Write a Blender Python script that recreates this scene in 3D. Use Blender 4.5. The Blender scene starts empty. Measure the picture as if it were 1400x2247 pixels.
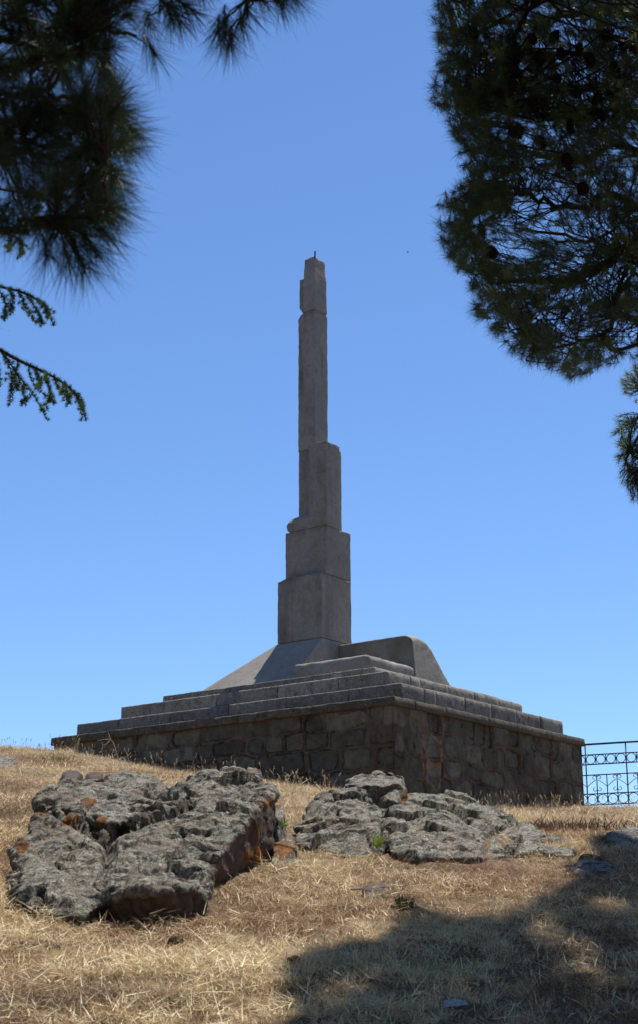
import bpy, bmesh, math, random
import numpy as np
from mathutils import Vector

random.seed(7)
rng = np.random.default_rng(11)
R = math.radians
scene = bpy.context.scene
col = scene.collection

# ------------------------------------------------------------------ camera
FPX, HOR, ROLL = 3420.6, 988.6, R(-0.227)      # focal length and horizon drop in photo pixels (1400 x 2247)
TH = math.atan(HOR / FPX)
cam_d = bpy.data.cameras.new('camera')
cam = bpy.data.objects.new('camera', cam_d)
col.objects.link(cam)
cam.location = (0, 0, 0)
cam.rotation_euler = (R(90) + TH, 0, 0)
cam.rotation_euler.rotate_axis('Z', ROLL)
cam_d.sensor_fit = 'VERTICAL'
cam_d.sensor_height = 36
cam_d.lens = FPX / 2247 * 36
cam_d.clip_start = 0.05
cam_d.clip_end = 6000
cam_d.dof.use_dof = True
cam_d.dof.focus_distance = 19
cam_d.dof.aperture_fstop = 8.0
scene.camera = cam

# ------------------------------------------------------------------ light
SUN_AZ, SUN_EL = R(56.0), R(69)               # azimuth counted from +X towards +Y
world = bpy.data.worlds.new('World')
scene.world = world
world.use_nodes = True
wn = world.node_tree
bg = wn.nodes['Background']
sky = wn.nodes.new('ShaderNodeTexSky')
sky.sky_type = 'NISHITA'
sky.sun_disc = False
sky.sun_elevation = SUN_EL
sky.sun_rotation = R(90) - SUN_AZ
sky.altitude = 900
sky.air_density = 1.0
sky.dust_density = 0.0
sky.ozone_density = 10.0
wn.links.new(sky.outputs[0], bg.inputs[0])
bg.inputs[1].default_value = 0.117
sun_d = bpy.data.lights.new('sun', 'SUN')
sun = bpy.data.objects.new('sun', sun_d)
col.objects.link(sun)
sun_d.energy = 5.0
sun_d.angle = R(0.53)
sun_d.color = (1, 0.955, 0.89)
sd = Vector((math.cos(SUN_EL) * math.cos(SUN_AZ), math.cos(SUN_EL) * math.sin(SUN_AZ), math.sin(SUN_EL)))
sun.rotation_euler = sd.to_track_quat('Z', 'Y').to_euler()
sun.location = (3, 5, 20)
scene.view_settings.view_transform = 'Standard'
scene.view_settings.look = 'None'
scene.view_settings.exposure = 0.5
scene.view_settings.gamma = 1
scene.render.engine = 'CYCLES'
scene.cycles.use_denoising = True
scene.cycles.max_bounces = 6

# ------------------------------------------------------------------ measuring helpers
ct, st = math.cos(TH), math.sin(TH)
cr, sr = math.cos(ROLL), math.sin(ROLL)
def ray(px, py):
    x0, y0 = px - 700, py - 1123.5
    x = (x0 * cr + y0 * sr) / FPX
    y = (-x0 * sr + y0 * cr) / FPX
    return np.array([x, ct + y * st, st - y * ct])
def at(px, py, Y):
    r = ray(px, py)
    return r * (Y / r[1])
def project(P):
    P = np.asarray(P, float)
    dep = P[..., 1] * ct + P[..., 2] * st
    dn = P[..., 1] * st - P[..., 2] * ct
    x = P[..., 0] / dep * FPX; y = dn / dep * FPX
    return 700 + x * cr - y * sr, 1123.5 + x * sr + y * cr, dep

# the monument's own frame: U runs along the left visible face, V along the right one
MA = R(52.97)
K0 = np.array([0.9366, 19.77]); H0 = 3.27
VD = np.array([math.cos(MA), math.sin(MA)]); UD = np.array([-math.sin(MA), math.cos(MA)])
def mono(P):
    P = np.asarray(P, float)
    q = K0 + P[:, :1] * UD + P[:, 1:2] * VD
    return np.column_stack([q, P[:, 2] + H0])
def on_v(px, py, v):
    r = ray(px, py); t = (v + K0 @ VD) / (r[:2] @ VD); P = r * t
    return (P[:2] - K0) @ UD, P[2] - H0
def on_u(px, py, u):
    r = ray(px, py); t = (u + K0 @ UD) / (r[:2] @ UD); P = r * t
    return (P[:2] - K0) @ VD, P[2] - H0

# ------------------------------------------------------------------ noise
def _h(i, j, k, s):
    n = (i.astype(np.int64) * 73856093) ^ (j.astype(np.int64) * 19349663) ^ (k.astype(np.int64) * 83492791) ^ (s * 2654435761)
    n = (n ^ (n >> 13)) * 1274126177 & 0x7fffffff
    n = (n ^ (n >> 15)) * 668265263 & 0x7fffffff
    return ((n ^ (n >> 11)) & 0xffff) / 32767.5 - 1
def vn(P, s=0):
    P = np.asarray(P, float)
    f = np.floor(P); t = P - f; t = t * t * (3 - 2 * t); f = f.astype(np.int64)
    out = 0
    for a in (0, 1):
        for b in (0, 1):
            for c in (0, 1):
                w = (t[:, 0] if a else 1 - t[:, 0]) * (t[:, 1] if b else 1 - t[:, 1]) * (t[:, 2] if c else 1 - t[:, 2])
                out = out + w * _h(f[:, 0] + a, f[:, 1] + b, f[:, 2] + c, s)
    return out
def fbm(P, o=4, s=0, g=0.5):
    P = np.asarray(P, float); a = 1; r = 0; n = 0
    for i in range(o):
        r = r + a * vn(P * 2.03 ** i + 17.3 * i, s + i); n += a; a *= g
    return r / n
def sm(a, b, x):
    t = np.clip((x - a) / (b - a), 0, 1)
    return t * t * (3 - 2 * t)

# ------------------------------------------------------------------ object helpers
def tag(o, label=None, cat=None, group=None, kind=None):
    if label: o['label'] = label
    if cat: o['category'] = cat
    if group: o['group'] = group
    if kind: o['kind'] = kind
    return o
def empty(name, loc=(0, 0, 0), **k):
    o = bpy.data.objects.new(name, None)
    o.empty_display_size = 0.2
    o.location = loc; col.objects.link(o)
    return tag(o, **k)
def mesh_np(name, V, F, attrs=None, smooth=False):
    """V (n,3); F: (m,k) array or list of such arrays"""
    V = np.ascontiguousarray(V, np.float32)
    Fs = [np.asarray(f, np.int32) for f in (F if isinstance(F, list) else [F]) if len(f)]
    me = bpy.data.meshes.new(name)
    me.vertices.add(len(V)); me.vertices.foreach_set('co', V.ravel())
    nl = sum(f.size for f in Fs); npoly = sum(len(f) for f in Fs)
    me.loops.add(nl); me.polygons.add(npoly)
    me.loops.foreach_set('vertex_index', np.concatenate([f.ravel() for f in Fs]).astype(np.int32))
    cnt = np.concatenate([np.full(len(f), f.shape[1], np.int32) for f in Fs])
    st_ = np.concatenate([[0], np.cumsum(cnt)[:-1]]).astype(np.int32)
    me.polygons.foreach_set('loop_start', st_)
    me.polygons.foreach_set('use_smooth', np.full(npoly, smooth))
    for k, a in (attrs or {}).items():
        a = np.asarray(a, np.float32)
        if a.ndim == 1:
            me.attributes.new(k, 'FLOAT', 'POINT').data.foreach_set('value', a)
        else:
            me.attributes.new(k, 'FLOAT_COLOR', 'POINT').data.foreach_set('color', np.column_stack([a, np.ones(len(a))]).astype(np.float32).ravel())
    me.update(calc_edges=True)
    return me
def put(name, V, F, mat, parent=None, attrs=None, smooth=False, loc=None):
    V = np.asarray(V, float)
    o0 = np.array(parent.matrix_world.translation if False else (parent['o0'] if parent is not None else (loc if loc is not None else (0, 0, 0))), float)
    me = mesh_np(name, V - o0, F, attrs, smooth)
    o = bpy.data.objects.new(name, me); col.objects.link(o)
    me.materials.append(mat)
    if parent is not None:
        o.parent = parent
    else:
        o.location = o0
    o['o0'] = list(o0)
    return o
def root(name, loc, **k):
    o = empty(name, loc, **k); o['o0'] = [float(a) for a in loc]
    return o
class MB:
    def __init__(s): s.V = []; s.F = {3: [], 4: []}; s.n = 0; s.A = []
    def add(s, V, F, a=0.0):
        V = np.asarray(V, float)
        for f in (F if isinstance(F, list) else [F]):
            f = np.asarray(f)
            if len(f): s.F[f.shape[1]].append(f + s.n)
        s.V.append(V); s.n += len(V)
        s.A.append(np.full(len(V), a) if np.ndim(a) == 0 else np.asarray(a))
    def out(s):
        return np.concatenate(s.V), [np.concatenate(s.F[k]) for k in (3, 4) if s.F[k]], np.concatenate(s.A)
def tube(pts, rad, n=6, cap=True):
    pts = np.asarray(pts, float); m = len(pts)
    rad = np.full(m, rad) if np.ndim(rad) == 0 else np.asarray(rad)
    T = np.gradient(pts, axis=0); T /= np.linalg.norm(T, axis=1)[:, None] + 1e-12
    ref = np.array([0.13, 0.31, 0.94]) if abs(T[:, 2]).max() < 0.9 else np.array([0.94, 0.31, 0.13])
    A = np.cross(T, ref); A /= np.linalg.norm(A, axis=1)[:, None] + 1e-12
    B = np.cross(T, A)
    an = np.arange(n) / n * 2 * np.pi
    V = pts[:, None] + rad[:, None, None] * (np.cos(an)[None, :, None] * A[:, None] + np.sin(an)[None, :, None] * B[:, None])
    V = V.reshape(-1, 3)
    i = np.arange(m - 1)[:, None] * n; j = np.arange(n)[None]; k = (j + 1) % n
    F = np.stack([i + j, i + k, i + n + k, i + n + j], -1).reshape(-1, 4)
    Fl = [F]
    if cap:
        V = np.vstack([V, pts[:1], pts[-1:]])
        c0, c1 = len(V) - 2, len(V) - 1
        a = np.arange(n); b = (a + 1) % n
        Fl.append(np.stack([np.full(n, c0), b, a], -1))
        e = (m - 1) * n
        Fl.append(np.stack([np.full(n, c1), e + a, e + b], -1))
        Fl = [Fl[0], np.vstack(Fl[1:])]
    return V, Fl
def bez(p0, p1, p2, n=8):
    t = np.linspace(0, 1, n)[:, None]
    return (1 - t) ** 2 * np.asarray(p0) + 2 * t * (1 - t) * np.asarray(p1) + t * t * np.asarray(p2)
def smooth_path(P, n=24):
    """Catmull-Rom through P"""
    P = np.asarray(P, float); Q = np.vstack([2 * P[0] - P[1], P, 2 * P[-1] - P[-2]]); out = []
    m = len(P) - 1
    for s_ in np.linspace(0, m - 1e-6, n):
        i = int(s_); t = s_ - i; a, b, c, d = Q[i:i + 4]
        out.append(0.5 * (2 * b + (c - a) * t + (2 * a - 5 * b + 4 * c - d) * t * t + (3 * b - a - 3 * c + d) * t ** 3))
    return np.array(out)

# ------------------------------------------------------------------ materials
def mat(name, rough=0.9):
    m = bpy.data.materials.new(name); m.use_nodes = True
    b = m.node_tree.nodes['Principled BSDF']
    b.inputs['Roughness'].default_value = rough
    b.inputs['Specular IOR Level'].default_value = 0.25
    return m, m.node_tree, b
def N(nt, typ, **k):
    n = nt.nodes.new('ShaderNode' + typ)
    for a, v in k.items():
        if a.startswith('i_'):
            key = a[2:].replace('_', ' ')
            n.inputs[int(key) if key.isdigit() else key].default_value = v
        else: setattr(n, a, v)
    return n
def noise(nt, vec, scale, detail=5, rough=0.6, dist=0):
    n = N(nt, 'TexNoise'); n.inputs['Scale'].default_value = scale; n.inputs['Detail'].default_value = detail
    n.inputs['Roughness'].default_value = rough; n.inputs['Distortion'].default_value = dist
    nt.links.new(vec, n.inputs['Vector']); return n.outputs['Fac']
def ramp(nt, fac, stops):
    n = N(nt, 'ValToRGB'); e = n.color_ramp.elements
    while len(e) < len(stops): e.new(0.5)
    for el, (p, c) in zip(e, stops):
        el.position = p; el.color = (c, c, c, 1) if np.ndim(c) == 0 else (*c, 1)
    nt.links.new(fac, n.inputs[0]); return n.outputs[0]
def mix(nt, fac, a, b, mode='MIX'):
    n = N(nt, 'Mix', data_type='RGBA', blend_type=mode, clamp_result=False)
    for s_, v in ((n.inputs[0], fac), (n.inputs[6], a), (n.inputs[7], b)):
        if hasattr(v, 'links') or isinstance(v, bpy.types.NodeSocket): nt.links.new(v, s_)
        elif np.ndim(v) == 0: s_.default_value = v
        else: s_.default_value = (*v, 1)
    return n.outputs[2]
def math_(nt, op, a, b=0.0, c=None, clamp=False):
    n = N(nt, 'Math', operation=op, use_clamp=clamp)
    for s_, v in zip(n.inputs, (a, b, c) if c is not None else (a, b)):
        if isinstance(v, bpy.types.NodeSocket): nt.links.new(v, s_)
        else: s_.default_value = v
    return n.outputs[0]
def attr(nt, name, out='Fac'):
    n = N(nt, 'Attribute', attribute_name=name); return n.outputs[out]
def bump(nt, bsdf, h, dist=0.01, strength=1.0, prev=None):
    n = N(nt, 'Bump'); n.inputs['Distance'].default_value = dist; n.inputs['Strength'].default_value = strength
    nt.links.new(h, n.inputs['Height'])
    if prev is not None: nt.links.new(prev, n.inputs['Normal'])
    nt.links.new(n.outputs[0], bsdf.inputs['Normal']); return n.outputs[0]
def coords(nt): return N(nt, 'TexCoord').outputs['Object']

def granite(name, base=(0.31, 0.30, 0.275), dark=(0.12, 0.118, 0.10), lich=0.5, speck=0.5, bumpd=0.004):
    m, nt, b = mat(name); co = coords(nt)
    big = noise(nt, co, 1.7, 6, 0.65); mid = noise(nt, co, 9, 6, 0.7, 0.4); fine = noise(nt, co, 52, 4, 0.75); fine2 = noise(nt, co, 24, 5, 0.78)
    c = mix(nt, ramp(nt, big, [(0.35, 0.0), (0.65, 1.0)]), tuple(0.8 * x for x in base), base)
    tone = attr(nt, 'tone')                                   # each block's own shade of stone; one step block carries a painted shadow
    c = mix(nt, 1.0, c, ramp(nt, math_(nt, 'MULTIPLY_ADD', tone, 0.5, 0.5), [(0.0, (0.55, 0.55, 0.55)), (0.5, (1.0, 1.0, 1.0)), (1.0, (1.6, 1.55, 1.46))]), 'MULTIPLY')
    c = mix(nt, ramp(nt, mid, [(0.48, 0.0), (0.66, lich)]), c, dark)
    c = mix(nt, math_(nt, 'MULTIPLY', ramp(nt, fine, [(0.54, 0.0), (0.62, 1.0)]), speck), c, (0.035, 0.035, 0.033))
    c = mix(nt, math_(nt, 'MULTIPLY', ramp(nt, fine2, [(0.54, 0.0), (0.64, 1.0)]), speck * 0.5), c, (0.52, 0.51, 0.48))
    vt = N(nt, 'TexVoronoi'); vt.inputs['Scale'].default_value = 16; nt.links.new(co, vt.inputs['Vector'])
    pits = ramp(nt, vt.outputs['Distance'], [(0.06, 1.0), (0.13, 0.0)])
    pits = math_(nt, 'MULTIPLY', pits, ramp(nt, noise(nt, co, 5, 2), [(0.52, 0.0), (0.58, 1.0)]))
    c = mix(nt, math_(nt, 'MULTIPLY', pits, 0.75), c, (0.03, 0.028, 0.024))
    st_ = attr(nt, 'stain_shade')
    c = mix(nt, st_, c, (0.075, 0.068, 0.045))
    nt.links.new(c, b.inputs['Base Color'])
    h = math_(nt, 'ADD', math_(nt, 'MULTIPLY', fine2, 0.9), math_(nt, 'MULTIPLY', mid, 1.6))
    h = math_(nt, 'SUBTRACT', h, math_(nt, 'MULTIPLY', pits, 0.8))
    bump(nt, b, h, bumpd, 1.0)
    return m
M_gran = granite('granite', (0.272, 0.25, 0.212), (0.11, 0.10, 0.075), 0.38, 0.3, 0.005)
M_step = granite('step granite', (0.24, 0.218, 0.178), (0.06, 0.055, 0.042), 0.7, 0.8, 0.008)
M_cope = granite('coping stone', (0.11, 0.092, 0.062), (0.03, 0.027, 0.018), 0.8, 0.4, 0.012)

def m_masonry():
    m, nt, b = mat('rubble masonry'); co = coords(nt)
    mor = attr(nt, 'mortar'); tone = attr(nt, 'tone'); pale = attr(nt, 'pale'); brown = attr(nt, 'brown')
    s1 = noise(nt, co, 6, 7, 0.7, 0.5); s2 = noise(nt, co, 40, 5, 0.7)
    stone = mix(nt, ramp(nt, s1, [(0.3, 0.0), (0.7, 1.0)]), (0.075, 0.071, 0.052), (0.205, 0.192, 0.145))
    stone = mix(nt, 1.0, stone, ramp(nt, math_(nt, 'MULTIPLY_ADD', tone, 0.5, 0.5), [(0.0, (0.6, 0.58, 0.55)), (1.0, (1.4, 1.38, 1.3))]), 'MULTIPLY')
    mort = mix(nt, ramp(nt, s1, [(0.35, 0.0), (0.7, 1.0)]), (0.10, 0.073, 0.05), (0.20, 0.15, 0.105))
    c = mix(nt, mor, stone, mort)
    c = mix(nt, math_(nt, 'MULTIPLY', brown, ramp(nt, noise(nt, co, 2.6, 5, 0.65, 0.6), [(0.4, 0.1), (0.62, 0.85)])), c, (0.060, 0.040, 0.025))
    c = mix(nt, ramp(nt, noise(nt, co, 3.3, 6, 0.7), [(0.54, 0.0), (0.70, 0.6)]), c, (0.024, 0.020, 0.013))
    c = mix(nt, pale, c, mix(nt, ramp(nt, s1, [(0.35, 0.0), (0.7, 1.0)]), (0.14, 0.08, 0.045), (0.38, 0.235, 0.145)))
    c = mix(nt, ramp(nt, s2, [(0.55, 0.0), (0.75, 0.6)]), c, (0.03, 0.028, 0.02))
    c = mix(nt, math_(nt, 'MULTIPLY', attr(nt, 'joint'), 0.9), c, (0.014, 0.012, 0.009))  # shade of the recessed joints, put into the colour
    nt.links.new(c, b.inputs['Base Color'])
    bump(nt, b, math_(nt, 'ADD', math_(nt, 'MULTIPLY', s1, 2.0), s2), 0.02, 1.0)
    return m
M_wall = m_masonry()

def m_rock(name, brown=0.25):
    m, nt, b = mat(name, 0.62); co = coords(nt)
    b.inputs['Specular IOR Level'].default_value = 0.2
    n1 = noise(nt, co, 2.4, 6, 0.65, 0.6); n2 = noise(nt, co, 9, 7, 0.75, 0.3); n3 = noise(nt, co, 24, 6, 0.8); n4 = noise(nt, co, 75, 4, 0.8)
    n0 = noise(nt, co, 5.5, 6, 0.7, 0.8)
    c = mix(nt, ramp(nt, n1, [(0.42, 0.0), (0.58, 1.0)]), (0.36, 0.295, 0.215), (0.33, 0.32, 0.25))
    c = mix(nt, ramp(nt, n2, [(0.50, 0.0), (0.54, 0.88)]), c, (0.050, 0.050, 0.038))
    c = mix(nt, math_(nt, 'MULTIPLY', ramp(nt, n3, [(0.505, 0.0), (0.53, 1.0)]), ramp(nt, n0, [(0.42, 0.12), (0.56, 1.0)])), c, (0.66, 0.65, 0.57))
    c = mix(nt, ramp(nt, n4, [(0.52, 0.0), (0.55, 0.65)]), c, (0.022, 0.021, 0.017))
    c = mix(nt, ramp(nt, noise(nt, co, 4.2, 6, 0.7, 1.0), [(0.55, 0.0), (0.63, 0.75)]), c, (0.30, 0.215, 0.145))
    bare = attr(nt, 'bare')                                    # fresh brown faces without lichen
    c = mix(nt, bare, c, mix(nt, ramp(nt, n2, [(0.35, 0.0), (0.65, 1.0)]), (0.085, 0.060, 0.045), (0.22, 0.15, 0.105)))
    li = attr(nt, 'lichen')
    lf = math_(nt, 'GREATER_THAN', math_(nt, 'ADD', li, math_(nt, 'MULTIPLY', math_(nt, 'SUBTRACT', n3, 0.5), 5.0)), 0.5)
    c = mix(nt, lf, c, mix(nt, ramp(nt, n2, [(0.4, 0.0), (0.6, 1.0)]), (0.12, 0.045, 0.006), (0.42, 0.155, 0.010)))
    nt.links.new(c, b.inputs['Base Color'])
    h = math_(nt, 'ADD', math_(nt, 'MULTIPLY', n2, 1.5), math_(nt, 'MULTIPLY', n3, 1.0))
    p = bump(nt, b, h, 0.06, 1.0)
    bump(nt, b, n4, 0.012, 0.9, p)
    return m
M_rock = m_rock('lichen rock')

def m_ground():
    m, nt, b = mat('dry ground', 1.0); co = coords(nt)
    n1 = noise(nt, co, 0.9, 5, 0.6); n2 = noise(nt, co, 12, 6, 0.7); n3 = noise(nt, co, 70, 4, 0.7)
    c = mix(nt, ramp(nt, n1, [(0.35, 0.0), (0.65, 1.0)]), (0.18, 0.105, 0.06), (0.29, 0.20, 0.12))
    c = mix(nt, ramp(nt, n2, [(0.42, 0.0), (0.66, 0.8)]), c, (0.09, 0.052, 0.029))
    c = mix(nt, ramp(nt, n3, [(0.5, 0.0), (0.65, 0.6)]), c, (0.42, 0.32, 0.19))
    nt.links.new(c, b.inputs['Base Color'])
    bump(nt, b, math_(nt, 'ADD', math_(nt, 'MULTIPLY', n2, 2), n3), 0.03, 1.0)
    return m
M_ground = m_ground()
def m_attrcol(name, rough=0.7, trans=0.0, spec=0.25):
    m, nt, b = mat(name, rough); b.inputs['Specular IOR Level'].default_value = spec
    c = attr(nt, 'colour', 'Color'); nt.links.new(c, b.inputs['Base Color'])
    if trans:
        t = N(nt, 'BsdfTranslucent'); nt.links.new(c, t.inputs[0])
        ms = N(nt, 'MixShader'); ms.inputs[0].default_value = trans
        nt.links.new(b.outputs[0], ms.inputs[1]); nt.links.new(t.outputs[0], ms.inputs[2])
        nt.links.new(ms.outputs[0], nt.nodes['Material Output'].inputs[0])
    return m
M_straw = m_attrcol('dry straw', 0.65, 0.22)
M_needle = m_attrcol('pine needles', 0.4, 0.35, 0.35)
M_leaf = m_attrcol('weed leaves', 0.6, 0.25)
def m_simple(name, c0, c1, scale=20, rough=0.8, bd=0.004, metal=0.0):
    m, nt, b = mat(name, rough); co = coords(nt); n = noise(nt, co, scale, 6, 0.7)
    nt.links.new(mix(nt, ramp(nt, n, [(0.35, 0.0), (0.65, 1.0)]), c0, c1), b.inputs['Base Color'])
    b.inputs['Metallic'].default_value = metal
    bump(nt, b, n, bd, 1.0); return m
M_bark = m_simple('pine bark', (0.025, 0.017, 0.012), (0.085, 0.06, 0.045), 22, 0.95, 0.02)
M_twig = m_simple('reddish twig bark', (0.035, 0.020, 0.013), (0.09, 0.045, 0.026), 60, 0.9, 0.003)
M_cone = m_simple('cone scales', (0.012, 0.008, 0.006), (0.035, 0.023, 0.015), 60, 0.8, 0.003)
M_iron = m_simple('painted iron', (0.012, 0.013, 0.016), (0.03, 0.031, 0.036), 30, 0.5, 0.001)
M_rust = m_simple('rusty iron', (0.02, 0.014, 0.011), (0.06, 0.03, 0.02), 40, 0.8, 0.002)
M_paper = m_simple('dirty white paper', (0.30, 0.31, 0.34), (0.45, 0.46, 0.49), 12, 0.7, 0.004)
M_clod = m_simple('dark soil clod', (0.03, 0.018, 0.01), (0.09, 0.055, 0.03), 25, 1.0, 0.01)
M_insect = m_simple('insect body', (0.01, 0.01, 0.01), (0.03, 0.03, 0.03), 100, 0.6, 0.0005)

# ------------------------------------------------------------------ ground height
pix_ctrl = [(0, 2247, 6.4), (700, 2247, 6.4), (1400, 2247, 6.4), (0, 2100, 7.8), (700, 2100, 7.7), (1400, 2100, 7.7),
            (0, 1995, 9.2), (250, 2030, 8.9), (700, 1990, 9.3), (1400, 1990, 9.4), (-20, 1850, 11.8), (600, 1915, 11.0), (1000, 1895, 11.35), (1300, 1925, 10.8),
            (0, 1750, 15), (300, 1745, 14.5), (640, 1765, 15.2), (1200, 1835, 13.2), (1400, 1860, 12.7), (0, 1665, 20), (60, 1647, 22.3),
            (118, 1654, 23.6), (330, 1692, 21.5), (600, 1720, 20.2), (720, 1738, 19.3), (860, 1762, 19.4), (1000, 1775, 20.5),
            (1100, 1778, 21.5), (1283, 1790, 23.9), (1400, 1776, 23.3), (1400, 1800, 19.5), (-200, 1655, 22), (1600, 1785, 23), (-200, 1850, 12)]
CP = [at(*p) for p in pix_ctrl] + [np.array(p, float) for p in
      [(0, 27, 2.2), (-6, 28, 2.6), (6, 28, 1.9), (0, 36, 0.4), (-10, 32, 1.2), (10, 32, 0.4), (-11, 18, 2.6), (11, 16, 1.0), (-9, 8, 0.2), (9, 6, -0.7),
       (0, 2, -1.15), (0, 0, -1.55), (-6, -1, -1.6), (6, -1, -1.9), (0, -4, -2.3), (3, 3, -0.95), (-3, 3, -0.9)]]
CP = np.array(CP)
def _tps_k(d2): return 0.5 * d2 * np.log(d2 + 1e-9)
def _fit(C, lam=0.05):
    n = len(C); D = ((C[:, None, :2] - C[None, :, :2]) ** 2).sum(-1)
    A = np.zeros((n + 3, n + 3)); A[:n, :n] = _tps_k(D) + lam * np.eye(n)
    A[:n, n] = 1; A[:n, n + 1:] = C[:, :2]; A[n, :n] = 1; A[n + 1:, :n] = C[:, :2].T
    return np.linalg.solve(A, np.concatenate([C[:, 2], [0, 0, 0]]))
TW = _fit(CP)
def gh(X, Y, detail=True):
    X = np.asarray(X, float).ravel(); Y = np.asarray(Y, float).ravel()
    xc = np.clip(X, -12, 12); yc = np.clip(Y, -4, 36)
    out = np.empty(len(X)); n = len(CP)
    for i in range(0, len(X), 20000):
        s_ = slice(i, i + 20000)
        D = (xc[s_, None] - CP[None, :, 0]) ** 2 + (yc[s_, None] - CP[None, :, 1]) ** 2
        out[s_] = _tps_k(D) @ TW[:n] + TW[n] + TW[n + 1] * xc[s_] + TW[n + 2] * yc[s_]
    od = np.hypot(X - xc, Y - yc)
    out -= 22 * (1 - np.exp(-od / 90.0))
    if detail:
        P = np.column_stack([X, Y, 0 * X])
        out += 0.05 * fbm(P * 1.6, 3, 5) + 0.030 * fbm(P * 5, 3, 9)
    return out

def axis(a, b, step, far, g=1.16):
    m = np.arange(a, b + step / 2, step); e = []; s_ = step; x = b
    while x < far: s_ *= g; x += s_; e.append(x)
    l = []; s_ = step; x = a
    while x > -far: s_ *= g; x -= s_; l.append(x)
    return np.concatenate([l[::-1], m, e])
gx = axis(-5.5, 6, 0.055, 2500); gy = axis(4.5, 25, 0.055, 2500)
GX, GY = np.meshgrid(gx, gy)
GZ = gh(GX, GY).reshape(GX.shape)
nx, ny = len(gx), len(gy)
idx = np.arange(nx * ny).reshape(ny, nx)
GF = np.stack([idx[:-1, :-1], idx[:-1, 1:], idx[1:, 1:], idx[1:, :-1]], -1).reshape(-1, 4)
ground = put('ground', np.column_stack([GX.ravel(), GY.ravel(), GZ.ravel()]), GF, M_ground, smooth=True)
tag(ground, 'dry brown hillside ground under straw, rising to the monument', 'ground', kind='structure')

# ------------------------------------------------------------------ monument
def lines(a, b, r, step):
    L = b - a; r = min(r, L * 0.45)
    n = max(1, int(round((L - 2 * r) / step)))
    return np.concatenate([[a, a + r * 0.3, a + r * 0.65], np.linspace(a + r, b - r, n + 1), [b - r * 0.65, b - r * 0.3, b]])
def block(lo, hi, r=0.02, step=0.05, wear=0.6, rough=0.003, seed=0, rh=None):
    """worn rounded box in the monument's frame: returns verts, quads"""
    lo = np.array(lo, float); hi = np.array(hi, float); r = np.ones(3) * r
    ax = [lines(lo[i], hi[i], r[i], step) for i in range(3)]
    V = []; F = []; n = 0
    for d in range(3):
        a, b = [i for i in range(3) if i != d]
        A, B = np.meshgrid(ax[a], ax[b], indexing='ij')
        for side in (0, 1):
            P = np.zeros((A.size, 3)); P[:, a] = A.ravel(); P[:, b] = B.ravel(); P[:, d] = (lo, hi)[side][d]
            ii = np.arange(A.size).reshape(A.shape)
            q = np.stack([ii[:-1, :-1], ii[1:, :-1], ii[1:, 1:], ii[:-1, 1:]], -1).reshape(-1, 4)
            if (side == 1) != (d != 1): q = q[:, ::-1]
            V.append(P); F.append(q + n); n += len(P)
    V = np.vstack(V); F = np.vstack(F)
    w = fbm(V * 9 + seed * 3.7, 3, seed)
    rl = r[None] * (1 + wear * 2.2 * np.clip(w, -0.4, 1))[:, None]
    rl = np.minimum(rl, (hi - lo)[None] * 0.45)
    rH = rl if rh is None else np.broadcast_to(np.minimum(np.array([[rl_ if rl_ else 0 for rl_ in rh]]), (hi - lo)[None] * 0.45) * np.ones((len(V), 1)), rl.shape) * (1 + wear * 2.2 * np.clip(w, -0.4, 1))[:, None]
    c = np.minimum(np.maximum(V, lo + rl), hi - rH)
    dlt = np.where(V - c < 0, (V - c) / rl, (V - c) / rH); L = np.linalg.norm(dlt, axis=1)[:, None]
    nrm = dlt / np.maximum(L, 1e-9)
    rl = np.where(nrm < 0, rl, rH)
    V = c + nrm * rl + nrm * (rough * fbm(V * 14 + seed, 3, seed + 3) + rough * 0.8 * fbm(V * 3 + seed, 2, seed + 8))[:, None]
    return V, F

monument = root('stone_monument', (float(mono([[3.1, 2.5, -1]])[0, 0]), float(mono([[3.1, 2.5, -1]])[0, 1]), float(H0 - 1.6)),
                label='grey granite monument with a tall stepped pillar on a stone plinth', cat='monument')
def mpart(name, V, F, m, tone=0.0, stain_shade=None, parent=None, extra=None, smooth=True):
    at_ = {'tone': np.full(len(V), tone) if np.ndim(tone) == 0 else tone, 'stain_shade': np.zeros(len(V)) if stain_shade is None else stain_shade}
    at_.update(extra or {})
    me = put(name, mono(V), F, m, parent or monument, at_, smooth)
    return me

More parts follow.
